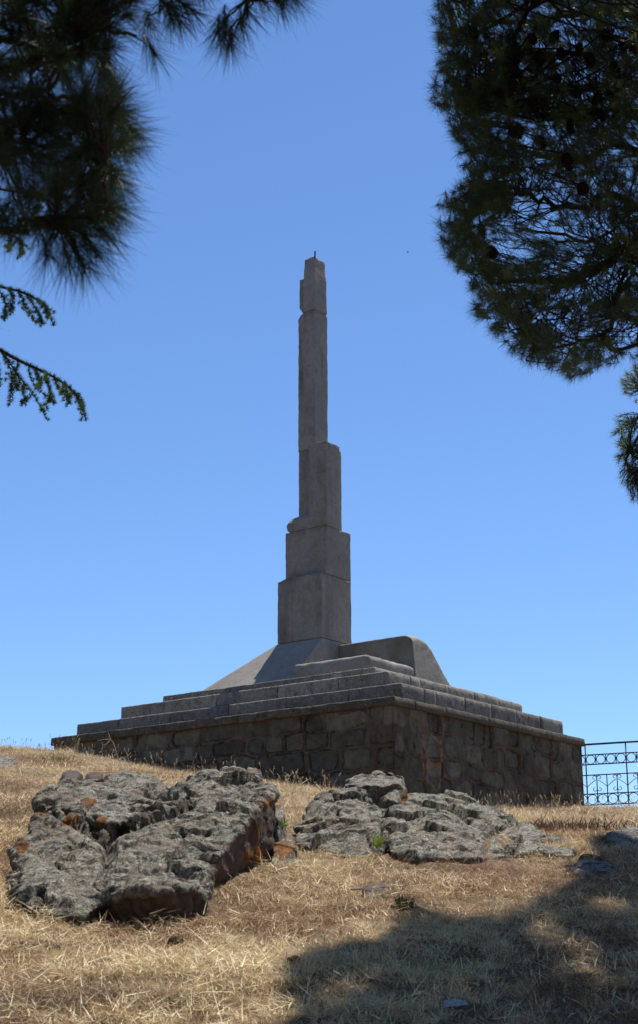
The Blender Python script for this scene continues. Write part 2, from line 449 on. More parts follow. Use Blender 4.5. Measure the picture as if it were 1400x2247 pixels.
# plinth of rubble masonry, two visible faces in relief and two plain ones behind
PU, PV = 6.2, 5.1
def stone_layout(L, z0, z1, seed, hmean=0.2, wmean=0.3):
    g = np.random.default_rng(seed); S = []
    z = z0 - 0.1
    while z < z1 + 0.2:
        h = g.uniform(0.7, 1.3) * hmean; s_ = -0.3 + g.uniform(0, .2)
        while s_ < L + 0.3:
            w = g.uniform(0.5, 1.7) * wmean
            S.append((s_ + w / 2, z + h / 2 + g.uniform(-.2, .2) * h, w, h)); s_ += w
        z += h
    return np.array(S)
def masonry_face(L, z0, z1, seed, place, vert=1.0, pale_fn=None, brown=0.2, wmean=0.3, hmean=0.2):
    step = 0.016
    s_ = np.linspace(0, L, int(L / step) + 1); z = np.linspace(z0, z1, int((z1 - z0) / step) + 1)
    Sg, Zg = np.meshgrid(s_, z); P = np.column_stack([Sg.ravel(), Zg.ravel()])
    S = stone_layout(L, z0, z1, seed, hmean, wmean)
    P3 = np.column_stack([P, np.full(len(P), seed * 1.7)])
    W_ = P + 0.05 * np.column_stack([fbm(P3 * 4, 3, seed), fbm(P3 * 4 + 9, 3, seed + 1)]) + .012 * np.column_stack([fbm(P3 * 19, 2, seed), fbm(P3 * 19 + 9, 2, seed + 1)])
    F1 = np.full(len(P), 9.0); F2 = F1.copy(); I1 = np.zeros(len(P), int)
    for k, (a, b, w, h) in enumerate(S):
        near = np.abs(P[:, 0] - a) < 1.0
        dx = np.abs(W_[near, 0] - a) / w; dz = np.abs(W_[near, 1] - b) / h
        d = (dx ** 3.2 + dz ** 3.2) ** (1 / 3.2)
        f1 = F1[near]; f2 = F2[near]; i1 = I1[near]
        better = d < f1
        f2 = np.where(better, f1, np.minimum(f2, d)); i1 = np.where(better, k, i1); f1 = np.where(better, d, f1)
        F1[near] = f1; F2[near] = f2; I1[near] = i1
    e = F2 - F1
    mw = 0.17 + 0.12 * fbm(P3 * 2.2, 2, seed + 5)
    mort = 1 - sm(mw * 0.55, mw, e)
    g = np.random.default_rng(seed + 99); tone = g.uniform(-1, 1, len(S))[I1]; prou = g.uniform(-0.02, 0.018, len(S))[I1]
    disp = (1 - mort) * (1.15 * prou + 0.022 * fbm(P3 * 7, 4, seed + 2)) + mort * (0.006 + 0.010 * fbm(P3 * 12, 3, seed + 4))
    hole = sm(0.42, 0.6, fbm(P3 * 5 + 30, 3, seed + 6)) * mort
    disp -= 0.035 * hole
    joint = np.exp(-((e - mw * 0.9) / 0.045) ** 2) * sm(-0.25, 0.2, fbm(P3 * 3.5 + 60, 3, seed + 9))
    disp -= 0.020 * joint
    pale = pale_fn(P, P3) if pale_fn is not None else np.zeros(len(P))
    disp += 0.012 * pale
    edge = sm(0, 0.04, P[:, 0]) * sm(0, 0.04, L - P[:, 0])
    V = place(P[:, 0], P[:, 1], disp * edge)
    n_, m_ = len(s_), len(z)
    ii = np.arange(n_ * m_).reshape(m_, n_)
    F = np.stack([ii[:-1, :-1], ii[:-1, 1:], ii[1:, 1:], ii[1:, :-1]], -1).reshape(-1, 4)
    return V, F, {'joint': np.clip(joint + hole, 0, 1) * (0.8 - 0.42 * min(1, brown * 1.2)), 'mortar': mort * (1 - hole), 'tone': tone, 'pale': pale, 'brown': np.clip(brown + 0.4 * fbm(P3 * 1.1, 2, seed + 7), 0, 1)}
Zb, Zt = -2.3, -0.12
def placeA(s_, z, d): return np.column_stack([s_, 0.02 - d, z])
def placeB(s_, z, d): return np.column_stack([0.02 - d, s_, z])
sq = [[(928, 1566), (930, 1590), (934, 1606), (950, 1612), (968, 1632), (975, 1612), (978, 1592)],
      [(934, 1606), (926, 1625), (924, 1650), (940, 1668), (962, 1680), (970, 1700), (966, 1730)],
      [(962, 1640), (972, 1650), (970, 1690)], [(924, 1650), (932, 1680), (934, 1705), (950, 1725), (962, 1735)], [(940, 1668), (938, 1690), (950, 1680)]]
sqs = [np.array([on_u(x, y, 0.0) for x, y in l]) for l in sq]
def pale_fn(P, P3):
    d = np.full(len(P), 9.0)
    for l in sqs:
        for a, b in zip(l[:-1], l[1:]):
            t = np.clip(((P - a) @ (b - a)) / ((b - a) @ (b - a)), 0, 1)
            d = np.minimum(d, np.linalg.norm(P - a - t[:, None] * (b - a), axis=1))
    w = 0.030 + 0.03 * fbm(P3 * 9, 3, 71)
    return (1 - sm(w * 0.5, w * 1.1, d)) * 0.75
wa = masonry_face(PU, Zb, Zt, 3, placeA, brown=0.15, wmean=0.42, hmean=0.25)
wb = masonry_face(PV, Zb, Zt, 8, placeB, pale_fn=pale_fn, brown=0.75, wmean=0.33, hmean=0.36)
fa = wa[1]; fb = wb[1][:, ::-1]
V = np.vstack([wa[0], wb[0]]); F = [np.vstack([fa, fb + len(wa[0])])]
ex = {k: np.concatenate([wa[2][k], wb[2][k]]) for k in wa[2]}
bv = np.array([[PU - .02, 0.02, Zb], [PU - .02, PV - .02, Zb], [0.02, PV - .02, Zb], [PU - .02, 0.02, Zt], [PU - .02, PV - .02, Zt], [0.02, PV - .02, Zt]])
n0 = len(V); V = np.vstack([V, bv]); F[0] = np.vstack([F[0], np.array([[0, 1, 4, 3], [1, 2, 5, 4]]) + n0])
ex = {k: np.concatenate([a, np.zeros(6)]) for k, a in ex.items()}
mpart('plinth_wall', V, F, M_wall, tone=ex.pop('tone'), extra=ex, smooth=False)

# coping course: worn slabs, slightly proud of the wall
def course(name, u0, u1, v0, v1, z0, z1, jA, jB, m, tonesA=None, tonesB=None, r=0.018, wear=0.5, rough=0.004, depth=0.55, seed=0, gap=0.0022, stain_shade=None):
    mb = MB(); g = np.random.default_rng(seed)
    ja = [u0 + depth] + [j for j in sorted(jA) if u0 + depth + .05 < j < u1 - 0.1] + [u1]
    # corner block belongs to the A run, so start it at u0
    ja[0] = u0
    jb = [v0 + depth] + [j for j in sorted(jB) if v0 + depth + .05 < j < v1 - .1] + [v1]
    for i, (a, b) in enumerate(zip(ja[:-1], ja[1:])):
        t = tonesA[i] if tonesA and i < len(tonesA) else g.uniform(-.35, .3)
        V, F = block((a + gap, v0 + g.uniform(-.003, .003), z0), (b - gap, v0 + depth, z1 + g.uniform(-.004, .004)), (r if i == 0 else .005, r, .006), 0.05, wear, rough, seed * 10 + i, (.005, .005, r * .8))
        mb.add(V, F, t)
    for i, (a, b) in enumerate(zip(jb[:-1], jb[1:])):
        t = tonesB[i] if tonesB and i < len(tonesB) else g.uniform(-.3, .3)
        V, F = block((u0 + g.uniform(-.003, .003), a + gap, z0), (u0 + depth, b - gap, z1 + g.uniform(-.004, .004)), (r, .005, .006), 0.05, wear, rough, seed * 10 + 30 + i, (.005, .005, r * .8))
        mb.add(V, F, t)
    # back runs and core
    V, F = block((u0 + depth + gap, v1 - depth, z0), (u1, v1, z1), r, 0.2, wear, rough, seed + 5); mb.add(V, F, 0)
    V, F = block((u1 - depth, v0 + depth + gap, z0), (u1, v1 - depth - gap, z1), r, 0.2, wear, rough, seed + 6); mb.add(V, F, 0)
    V, F = block((u0 + depth - .03, v0 + depth - .03, z0 + .002), (u1 - depth + .03, v1 - depth + .03, z1 - .012), 0.01, 0.4, 0, 0, seed); mb.add(V, F, -.2)
    V, F, A = mb.out()
    P3 = V * 1.0
    st_ = sm(0.1, 0.55, fbm(P3 * np.array([5, 5, 2.0]) + seed, 4, seed + 40)) * (0.85 if stain_shade is None else stain_shade)
    return mpart(name, V, F, m, tone=A, stain_shade=st_)
course('coping', -0.03, PU + .03, -0.03, PV + .03, Zt, 0.0, [1.3, 2.55, 3.9, 5.1], [1.2, 2.3, 3.5], M_cope, r=0.032, wear=0.4, rough=0.005, depth=0.5, seed=1, gap=0.0015)
J1A = [on_v(x, y, 0.32)[0] for x, y in [(262, 1590), (375, 1575), (502, 1558), (630, 1540), (766, 1525)]]
J1B = [on_u(x, y, 0.08)[0] for x, y in [(957, 1530), (1021, 1545), (1078, 1558), (1134, 1570), (1186, 1582)]]
course('step', 0.08, 6.03, 0.31, 4.64, -0.01, 0.225, J1A, J1B, M_step, r=0.032, wear=0.12, seed=2, stain_shade=0.75,
       tonesA=[-.15, -.25, -.1, -.45, -.25, -.5])
J2A = [on_v(x, y, 0.52)[0] for x, y in [(359, 1545), (475, 1530), (608, 1513), (741, 1495)]]
J2B = [on_u(x, y, 0.44)[0] for x, y in [(923, 1500), (984, 1516), (1041, 1530), (1094, 1540)]]
course('step', 0.44, 5.33, 0.53, 4.08, 0.215, 0.45, J2A, J2B, M_step, r=0.030, wear=0.12, seed=3, stain_shade=0.3,
       tonesA=[.25, .75, .1, .55, .2], tonesB=[.5, .45, .6, .5, .55])  # darker block in tonesA: the pillar's cast shadow put into its tone
J3A = [on_v(724, 1475, 0.68)[0], on_v(480, 1510, 0.68)[0]]
course('step', 0.76, 4.62, 0.68, 3.95, 0.44, 0.56, J3A, [2.0, 3.0], M_step, r=0.025, wear=0.25, seed=4, stain_shade=0.4, tonesA=[.8, -.4, -.2])

# sloped base under the pillar, with the upright side towards the corner
def poly_part(name, verts, faces, m, sub=0.05, smooth=True, stain_fn=None, fn=None, tone=0.0, bev=0.015, stain_amt=0.5, seed=0, rough=0.004):
    bm = bmesh.new(); vs = [bm.verts.new(v) for v in verts]
    for f in faces: bm.faces.new([vs[i] for i in f])
    bmesh.ops.recalc_face_normals(bm, faces=bm.faces)
    bmesh.ops.bevel(bm, geom=list(bm.edges), offset=bev, segments=2 if bev < .03 else 4, affect='EDGES', profile=0.6)
    for _ in range(6):
        es = [e for e in bm.edges if e.calc_length() > sub * 1.7]
        if not es: break
        bmesh.ops.subdivide_edges(bm, edges=es, cuts=1, use_grid_fill=True)
    bmesh.ops.triangulate(bm, faces=bm.faces)
    bm.normal_update(); bm.verts.ensure_lookup_table()
    Vv = np.array([v.co for v in bm.verts]); Nn = np.array([v.normal for v in bm.verts])
    Ff = np.array([[v.index for v in f.verts] for f in bm.faces]); bm.free()
    if fn is not None: Vv = fn(Vv)
    Vv = Vv + Nn * (rough * fbm(Vv * 12 + seed, 3, seed) + 1.5 * rough * fbm(Vv * 3 + seed, 2, seed + 2))[:, None]
    st_ = sm(0.15, 0.6, fbm(Vv * np.array([4, 4, 1.6]) + seed, 4, seed + 40)) * stain_amt
    if stain_fn is not None: st_ = stain_fn(Vv, st_)
    return mpart(name, Vv, Ff, m, tone=tone, stain_shade=st_, smooth=smooth)
zt, zb = 1.45, 0.55
poly_part('sloped_base', [(2.77, 2.17, zt), (3.64, 2.17, zt), (3.64, 2.96, zt), (2.77, 2.96, zt),
                          (2.77, 1.30, zb), (4.78, 1.30, zb), (4.78, 3.7, zb), (2.77, 3.7, zb)],
          [(0, 1, 2, 3), (4, 5, 1, 0), (5, 6, 2, 1), (6, 7, 3, 2), (4, 0, 3, 7), (7, 6, 5, 4)], M_gran, tone=.12, stain_amt=0.12, seed=5, bev=0.012, rough=0.003)
# rounded buttress: profile across V, drawn out along U
prof = [(2.60, zb), (2.60, 1.34)]
cx_, cz_, rr = 2.66, 1.34, 0.06
prof = [(2.60, zb), (2.60, 1.40), (2.78, 1.43), (2.93, 1.415), (3.06, 1.375), (3.16, 1.30), (3.24, 1.205), (3.33, 1.09), (3.46, 0.94), (3.61, 0.77), (3.76, zb)]
nb = len(prof)
vv = [(1.36 + 0.09 * (b - zb), a, b) for a, b in prof] + [(2.765, a, b) for a, b in prof]
ff = [tuple(range(nb)), tuple(range(2 * nb - 1, nb - 1, -1))] + [(i, (i + 1) % nb, nb + (i + 1) % nb, nb + i) for i in range(nb)]
def rollfn(V):
    """the free end is rounded off all along its edge"""
    V = V.copy(); ue = 1.36 + 0.09 * (V[:, 2] - zb); a = np.clip((ue + 0.17 - V[:, 0]) / 0.17, 0, 1)
    k = 1 - 0.115 * (1 - np.sqrt(1 - a * a * 0.98)) * sm(zb, zb + .4, V[:, 2])
    V[:, 1] = 3.0 + (V[:, 1] - 3.0) * (1 - (1 - k) * .55); V[:, 2] = zb + (V[:, 2] - zb) * k
    return V
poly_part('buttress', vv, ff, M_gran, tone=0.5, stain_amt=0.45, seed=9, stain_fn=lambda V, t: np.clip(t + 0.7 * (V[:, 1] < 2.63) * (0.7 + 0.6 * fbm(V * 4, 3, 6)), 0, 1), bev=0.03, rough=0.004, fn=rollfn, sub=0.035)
V, F = block((1.38, 1.42, 0.56), (2.80, 2.61, 0.925), (0.11, 0.06, 0.08), 0.05, 0.2, 0.005, 12)
mpart('corner_slab', V, F, M_gran, tone=0.1, stain_shade=sm(0.2, 0.6, fbm(V * 5, 4, 3)) * 0.45)
# pillar, block on block
def pblock(name, lo, hi, r=0.02, tone=0, seed=0, wear=0.6, st_=0.35, fn=None):
    V, F = block(lo, hi, r, 0.045, wear, 0.004, seed)
    s_ = sm(0.10, 0.55, fbm(V * np.array([7, 7, 1.0]) + seed, 4, seed)) * st_ + sm(0.0, 0.5, fbm(V * np.array([9, 9, 4.0]) + seed + 40, 4, seed)) * 0.38 * (V[:, 1] < lo[1] + .012); s_ = np.clip(s_ + 0.3 * sm(hi[2] - .12, hi[2], V[:, 2]) * (fbm(V * 11, 3, 4) > 0), 0, 1)  # weather streaks; front face gets more, its shade put into the colour
    if fn is not None: V = fn(V)
    return mpart(name, V, F, M_gran, tone=tone, stain_shade=s_)
def b1fn(V):
    t = sm(2.30, 2.47, V[:, 2]) * sm(3.45, 3.6, V[:, 0])
    V = V.copy(); V[:, 2] -= 0.035 * t; return V
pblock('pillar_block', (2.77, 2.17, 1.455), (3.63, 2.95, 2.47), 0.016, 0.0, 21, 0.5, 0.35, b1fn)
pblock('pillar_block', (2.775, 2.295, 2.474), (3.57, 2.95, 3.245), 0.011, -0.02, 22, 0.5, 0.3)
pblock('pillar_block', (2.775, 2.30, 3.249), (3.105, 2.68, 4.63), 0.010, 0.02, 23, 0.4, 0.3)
# the broken stub at the pillar's foot: eight-sided with a crumbled end
stub = [(3.11, 2.31, 3.25), (3.11, 2.31, 3.43), (3.11, 2.40, 3.53), (3.11, 2.56, 3.56), (3.11, 2.56, 3.25),
        (3.50, 2.31, 3.25), (3.54, 2.31, 3.40), (3.53, 2.40, 3.50), (3.50, 2.56, 3.54), (3.47, 2.56, 3.25),
        (3.575, 2.35, 3.29), (3.60, 2.35, 3.37), (3.59, 2.42, 3.44), (3.57, 2.56, 3.48), (3.575, 2.56, 3.29)]
sf = [(0, 1, 2, 3, 4)] + [(i, (i + 1) % 5, 5 + (i + 1) % 5, 5 + i) for i in range(5)] + [(5 + i, 5 + (i + 1) % 5, 10 + (i + 1) % 5, 10 + i) for i in range(5)] + [(14, 13, 12, 11, 10)]
poly_part('broken_stub', stub, sf, M_gran, tone=.05, sub=0.03, bev=0.006, seed=31, rough=0.003, smooth=False)
# shaft of three stones: foot, long stone, head
S0, S1, SV0, SV1 = 3.14, 3.49, 2.50, 2.86
def nick(V, seed):
    e = np.exp(-((V[:, 0] - S1) / .03) ** 2) * np.exp(-((V[:, 1] - SV0) / .04) ** 2)
    V = V.copy(); V[:, 0] -= 0.022 * e * (0.5 + 0.9 * np.abs(fbm(V * 7 + seed, 3, seed))); return V
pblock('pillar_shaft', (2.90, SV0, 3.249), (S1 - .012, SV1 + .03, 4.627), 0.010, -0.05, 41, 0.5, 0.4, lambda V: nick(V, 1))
def longfn(V):
    V = nick(V, 2)
    t = sm(6.86, 6.985, V[:, 2]) * sm(3.40, 3.49, V[:, 0]); V[:, 2] -= 0.10 * t
    V[:, 0] -= 0.02 * sm(6.9, 7.05, V[:, 2]) * sm(3.3, 3.49, V[:, 0])
    return V
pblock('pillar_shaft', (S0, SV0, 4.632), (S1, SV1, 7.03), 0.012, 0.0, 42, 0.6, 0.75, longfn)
def headfn(V):
    V = V.copy(); z = V[:, 2]; cu, cv = (S0 + S1) / 2 - .04, (SV0 + SV1) / 2
    k = 1 - 0.12 * sm(7.58, 7.90, z)
    V[:, 0] = cu + (V[:, 0] - cu) * k; V[:, 1] = cv + (V[:, 1] - cv) * k
    return V
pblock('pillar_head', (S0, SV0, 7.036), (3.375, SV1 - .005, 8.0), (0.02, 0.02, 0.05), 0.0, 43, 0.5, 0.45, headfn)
V, F = block((3.37, SV0 + .03, 7.04), (3.475, SV1 - .03, 7.66), 0.014, 0.045, 0.9, 0.005, 44)
V[:, 2] += 0.08 * (1 - sm(7.04, 7.2, V[:, 2])) * sm(3.40, 3.475, V[:, 0])
mpart('side_fillet', V, F, M_gran, tone=-.2, stain_shade=np.full(len(V), .15))
pv, pf = tube(mono([[3.16, 2.55, 7.96], [3.16, 2.55, 8.03], [3.158, 2.552, 8.10]]), 0.013, 8)
put('iron_pin', pv, pf, M_rust, monument)

# ------------------------------------------------------------------ iron fence behind the plinth
FA = at(1277, 1634.5, 25.6); FB = at(1400, 1626.9, 25.2)
fd = (FB - FA); fd[2] = 0; fd /= np.linalg.norm(fd); fz = np.array([0, 0, 1.0])
top_z = FA[2]; bot_z = at(1281, 1767.5, 25.6)[2]
fence = root('iron_fence', (float(FA[0]), float(FA[1]), float(bot_z - .5)), label='dark wrought iron fence with rings and scrolls beside the plinth', cat='fence')
FH = top_z - bot_z
pitch = 0.168
def fp(s_, h): return np.array([FA[0], FA[1], 0]) + fd * s_ + np.array([0, 0, bot_z + h])
def bar(a, b, r=0.008, n=6): return tube(np.array([a, b]), r, n)
NC = 14
s0 = -0.75; s1 = s0 + pitch * NC
def fpart(name, items):
    mb = MB()
    for V, F in items: mb.add(V, F)
    V, F, _ = mb.out(); put(name, V, F, M_iron, fence, smooth=True)
hs = {'mid_t': FH * 0.825, 'mid_b': FH * 0.665, 'pan_t': FH * 0.49, 'ring': FH * 0.18}
s1 = FA[0] * 0 + 0.05 + pitch * 12; s0 = 0.05 - pitch * 5
fpart('rail', [bar(fp(s0, FH), fp(s1, FH), 0.017, 8)])
for h in (hs['mid_t'], hs['mid_b'], hs['pan_t'], hs['ring'], 0.0):
    fpart('rail', [bar(fp(s0, h), fp(s1, h), 0.0095)])
cells = [0.05 + pitch * i for i in range(-5, 12)]
def ring(s_, h, r, w=0.0065, n=20):
    a = np.linspace(0, 2 * np.pi, n, endpoint=True)
    return tube(np.array([fp(s_ + r * math.cos(t), h + r * math.sin(t)) for t in a]), w, 5, cap=False)
fpart('ring_band', [ring(c + pitch / 2, (hs['mid_t'] + hs['mid_b']) / 2, 0.072) for c in cells] + [bar(fp(c, hs['mid_b']), fp(c, hs['mid_t']), 0.0075) for c in cells])
fpart('ring_band', [ring(c + pitch / 2, hs['ring'] / 2, 0.078) for c in cells])
def scroll(s_, h, sx, up):
    """a C-scroll that starts at the bar, swells out and curls in"""
    a = np.linspace(0, 1.65 * math.pi, 12); r0 = 0.036
    r = r0 * (1 - 0.45 * a / a.max())
    pts = [fp(s_ + sx * (0.040 + r_ * -math.cos(t)), h + up * (r_ * math.sin(t))) for r_, t in zip(r, a)]
    return tube(np.array(pts), 0.0055, 5)
for k, c in enumerate(cells):
    post = (k % 4 == 1)
    if post:
        fpart('post', [bar(fp(c, -0.6), fp(c, FH - .01), 0.011, 8)])
    else:
        fpart('picket', [bar(fp(c, 0), fp(c, hs['pan_t']), 0.0085)])
orn = []
for k, c in enumerate(cells):
    if k % 2 == 0:
        for sx in (-1, 1):
            orn += [scroll(c, hs['pan_t'] - 0.045, sx, 1), scroll(c, hs['ring'] + .075, sx, -1)]
            orn.append(tube(bez(fp(c + sx * 0.015, hs['pan_t'] - .08), fp(c + sx * pitch * .55, hs['pan_t'] - .12), fp(c + sx * pitch, hs['ring'] + .11), 7), 0.0055, 5))
fpart('scrollwork', orn)

# ------------------------------------------------------------------ rocks
def hull(pts):
    bm = bmesh.new()
    for p in pts: bm.verts.new(p)
    r = bmesh.ops.convex_hull(bm, input=bm.verts)
    bad = [v for v in bm.verts if not v.link_faces]
    bmesh.ops.delete(bm, geom=bad, context='VERTS')
    bmesh.ops.triangulate(bm, faces=bm.faces)
    bm.verts.index_update()
    V = np.array([v.co for v in bm.verts]); F = np.array([[v.index for v in f.verts] for f in bm.faces]); bm.free()
    return V, F
spots_all = []
def ground_dist(px, py):
    r = ray(px, py); Y = np.arange(5, 30, 0.08); z = r[2] / r[1] * Y; x = r[0] / r[1] * Y
    h = gh(x, Y, False); k = np.argmax(h > z)
    return Y[k] if (h > z).any() else 99.0
def rock(name, lobes, voxel, label,  cat='boulder', group=None, amp=0.04, lich=(), bare=(), seed=0, sink=0.35, under_=0.8, fit=False, mat_=None, grooves=()):
    """lobes: lists of (px, py, Y) points; each lobe is closed below ground, the lobes are fused and weathered"""
    mb = MB(); allp = []
    for L in lobes:
        L = [(a, b, min(c_, ground_dist(a, b) - 0.24) if fit else c_) for a, b, c_ in L]; P = np.array([at(*p) for p in L]); allp.append(P)
        c = P.mean(0)
        low = P.copy(); low[:, :2] = c[:2] + (P[:, :2] - c[:2]) * under_
        low[:, 1] += 0.1 + (0.8 - under_) * 0.8
        low[:, 2] = np.minimum(P[:, 2] - 0.05, gh(low[:, 0], low[:, 1]) - sink)
        V, F = hull(np.vstack([P, low]))
        mb.add(V, F)
    V, F, _ = mb.out(); allp = np.vstack(allp)
    me = mesh_np('tmp', V, F); ob = bpy.data.objects.new('tmp', me); col.objects.link(ob)
    md = ob.modifiers.new('r', 'REMESH'); md.mode = 'VOXEL'; md.voxel_size = voxel; md.adaptivity = 0
    sm_ = ob.modifiers.new('s', 'SMOOTH'); sm_.factor = 0.7; sm_.iterations = 2
    dg = bpy.context.evaluated_depsgraph_get()
    ev = ob.evaluated_get(dg); m2 = bpy.data.meshes.new_from_object(ev)
    n = len(m2.vertices); V = np.empty(n * 3, np.float32); m2.vertices.foreach_get('co', V); V = V.reshape(-1, 3).astype(float)
    Nn = np.empty(n * 3, np.float32); m2.vertices.foreach_get('normal', Nn); Nn = Nn.reshape(-1, 3).astype(float)
    bpy.data.objects.remove(ob); bpy.data.meshes.remove(me)
    big = fbm(V * 2.6 + seed * 5, 3, seed)
    rid = 1 - np.abs(fbm(V * 4.3 + seed * 2 + 50, 4, seed + 11)) * 2.2
    med = fbm(V * 11 + seed, 4, seed + 21, 0.6)
    fo = V @ np.array([[0.55], [0.35], [0.76]])                 # bedding that breaks into small ledges
    lay = fo[:, 0] * 6.5 + 1.3 * fbm(V * 2.2 + seed, 3, seed + 71); lay = lay - np.floor(lay); ledge = sm(0.0, 0.82, lay) * (1 - sm(0.84, 1.0, lay)) - 0.5
    ledge = ledge * sm(-0.2, 0.25, fbm(V * 3.1 + 33, 2, seed + 72))
    fr = np.random.default_rng(seed + 500); facet = np.zeros(n)
    for dens, gain, cap in ((16, 0.21, 0.036), (85, 0.24, 0.012)):
        lo_, hi_ = V.min(0), V.max(0); vol = np.prod(hi_ - lo_); k_ = int(np.clip(dens * vol, 8, 900))
        Sd = lo_ + fr.random((k_, 3)) * (hi_ - lo_); Dr = fr.normal(size=(k_, 3)) + np.array([0, 0, 0.5]); Dr /= np.linalg.norm(Dr, axis=1)[:, None]
        Vw = V + 0.05 * np.column_stack([fbm(V * 5 + 7, 2, seed), fbm(V * 5 + 19, 2, seed + 1), fbm(V * 5 + 31, 2, seed + 2)])
        near = np.empty(n, int)
        for a_ in range(0, n, 20000): near[a_:a_ + 20000] = ((Vw[a_:a_ + 20000, None] - Sd[None]) ** 2).sum(-1).argmin(1)
        facet += np.clip(((V - Sd[near]) * Dr[near]).sum(1) * gain, -cap, cap)
    facet *= min(1.1, amp / 0.04)
    knob = 1 - 2.4 * np.abs(fbm(V * 15 + seed, 3, seed + 81))
    pit = np.clip(fbm(V * 7.5 + 90, 3, seed + 31) - 0.22, 0, 1)
    crack = np.exp(-(fbm(V * 1.5 + 200 + seed, 3, seed + 61) / 0.014) ** 2)
    d = facet + amp * (0.7 * big + 0.2 * rid + 0.32 * med - 0.5 * pit + 0.5 * ledge + 0.04 * knob) - amp * 1.0 * crack + 0.3 * amp * fbm(V * 24, 2, seed + 41)
    X0, Y0p, _ = project(V); cl = np.zeros(n)
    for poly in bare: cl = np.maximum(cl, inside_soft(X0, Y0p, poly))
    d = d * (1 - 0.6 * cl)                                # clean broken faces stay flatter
    V2 = V + Nn * d[:, None]
    X, Yp, dep = project(V2)
    li = np.zeros(n)
    for (x, y, r) in lich:
        q = np.hypot((X - x), (Yp - y)) / r
        front = dep < np.min(dep[q < 1.2]) + 0.5 if (q < 1.2).any() else np.ones(n, bool)
        li = np.maximum(li, (1 - sm(0.35, 1.15, q + 0.25 * fbm(V * 12, 2, 5))) * front)
    ba = np.zeros(n)
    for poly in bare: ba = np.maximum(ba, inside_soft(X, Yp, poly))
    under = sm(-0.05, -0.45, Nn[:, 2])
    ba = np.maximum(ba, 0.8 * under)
    for gpx, wpx, dep_m in grooves:                      # cracks follow the visible side of the stone
        gp = np.array(gpx, float)[:, :2]; dd = np.full(n, 999.0); wob = 4 * fbm(V * 9, 2, 66)
        for a, b in zip(gp[:-1], gp[1:]):
            q = np.column_stack([X, Yp + wob]); t = np.clip(((q - a) @ (b - a)) / ((b - a) @ (b - a)), 0, 1)
            dd = np.minimum(dd, np.linalg.norm(q - a - t[:, None] * (b - a), axis=1))
        face = sm(-0.1, 0.25, Nn[:, 2] * 0.6 - Nn[:, 1] * 0.8)
        V2 = V2 - Nn * (face * dep_m * np.exp(-(dd / wpx) ** 2))[:, None]
    m3 = m2
    c = np.array([allp[:, 0].mean(), allp[:, 1].mean(), 0]); c[2] = gh([c[0]], [c[1]])[0]
    m3.vertices.foreach_set('co', (V2 - c).astype(np.float32).ravel())
    m3.polygons.foreach_set('use_smooth', np.ones(len(m3.polygons), bool))
    m3.attributes.new('lichen', 'FLOAT', 'POINT').data.foreach_set('value', li.astype(np.float32))
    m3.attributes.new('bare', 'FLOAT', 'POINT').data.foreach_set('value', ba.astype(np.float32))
    m3.name = name; m3.materials.clear(); m3.materials.append(mat_ or M_rock); m3.update()
    o = bpy.data.objects.new(name, m3); col.objects.link(o); o.location = c
    tag(o, label, cat, group)
    spots_all.append(V2[::7])
    return o
def in_poly(X, Y, poly):
    poly = np.asarray(poly, float); r = np.zeros(len(X), bool); j = len(poly) - 1
    for i in range(len(poly)):
        xi, yi = poly[i]; xj, yj = poly[j]
        c = ((yi > Y) != (yj > Y)) & (X < (xj - xi) * (Y - yi) / (yj - yi + 1e-12) + xi)
        r ^= c; j = i
    return r
def inside_soft(X, Y, poly): return in_poly(X, Y, poly).astype(float)

main_plate = [(365, 1745, 12.4), (430, 1708, 12.6), (500, 1695, 12.6), (560, 1699, 12.4), (592, 1730, 11.9), (600, 1752, 11.7),
              (560, 1780, 11.0), (505, 1842, 10.5), (458, 1888, 10.05), (450, 1915, 9.85), (300, 1925, 9.7), (235, 1890, 10.1), (255, 1845, 10.7), (300, 1800, 11.3),
              (600, 1800, 11.75), (592, 1870, 11.45), (565, 1915, 11.25), (470, 1925, 10.8)]
upper_lobe = [(80, 1765, 11.9), (92, 1742, 12.3), (160, 1716, 12.8), (232, 1703, 13.0), (300, 1710, 13.0), (385, 1738, 12.6), (412, 1762, 12.0), (340, 1788, 11.45),
              (262, 1812, 11.1), (200, 1806, 11.2), (150, 1782, 11.45), (120, 1770, 11.7), (120, 1800, 11.6), (200, 1835, 11.2)]
front_lobe = [(262, 1905, 9.85), (345, 1885, 9.95), (440, 1895, 9.75), (224, 1940, 9.2), (290, 1958, 8.8), (370, 1953, 8.75), (440, 1945, 8.95), (462, 1932, 9.4),
              (220, 1968, 9.15), (245, 2000, 9.05), (330, 2030, 8.9), (405, 2024, 8.95), (450, 1985, 9.2)]
left_slab = [(103, 1768, 11.5), (132, 1772, 11.4), (185, 1812, 11.0), (240, 1858, 10.45), (236, 1900, 9.9), (216, 1945, 9.35), (222, 1985, 9.0), (180, 2014, 8.8), (60, 2002, 8.9), (22, 1935, 9.55),
             (25, 1870, 10.35), (60, 1822, 10.9), (262, 1870, 10.4), (250, 1910, 9.95)]
filler = [(120, 1790, 11.75), (250, 1828, 11.25), (330, 1830, 11.2), (300, 1900, 10.3), (150, 1850, 11.15), (215, 1900, 10.2), (70, 1860, 11.0), (240, 1960, 9.65), (200, 1980, 9.5), (300, 1770, 12.0), (420, 1760, 12.2)]
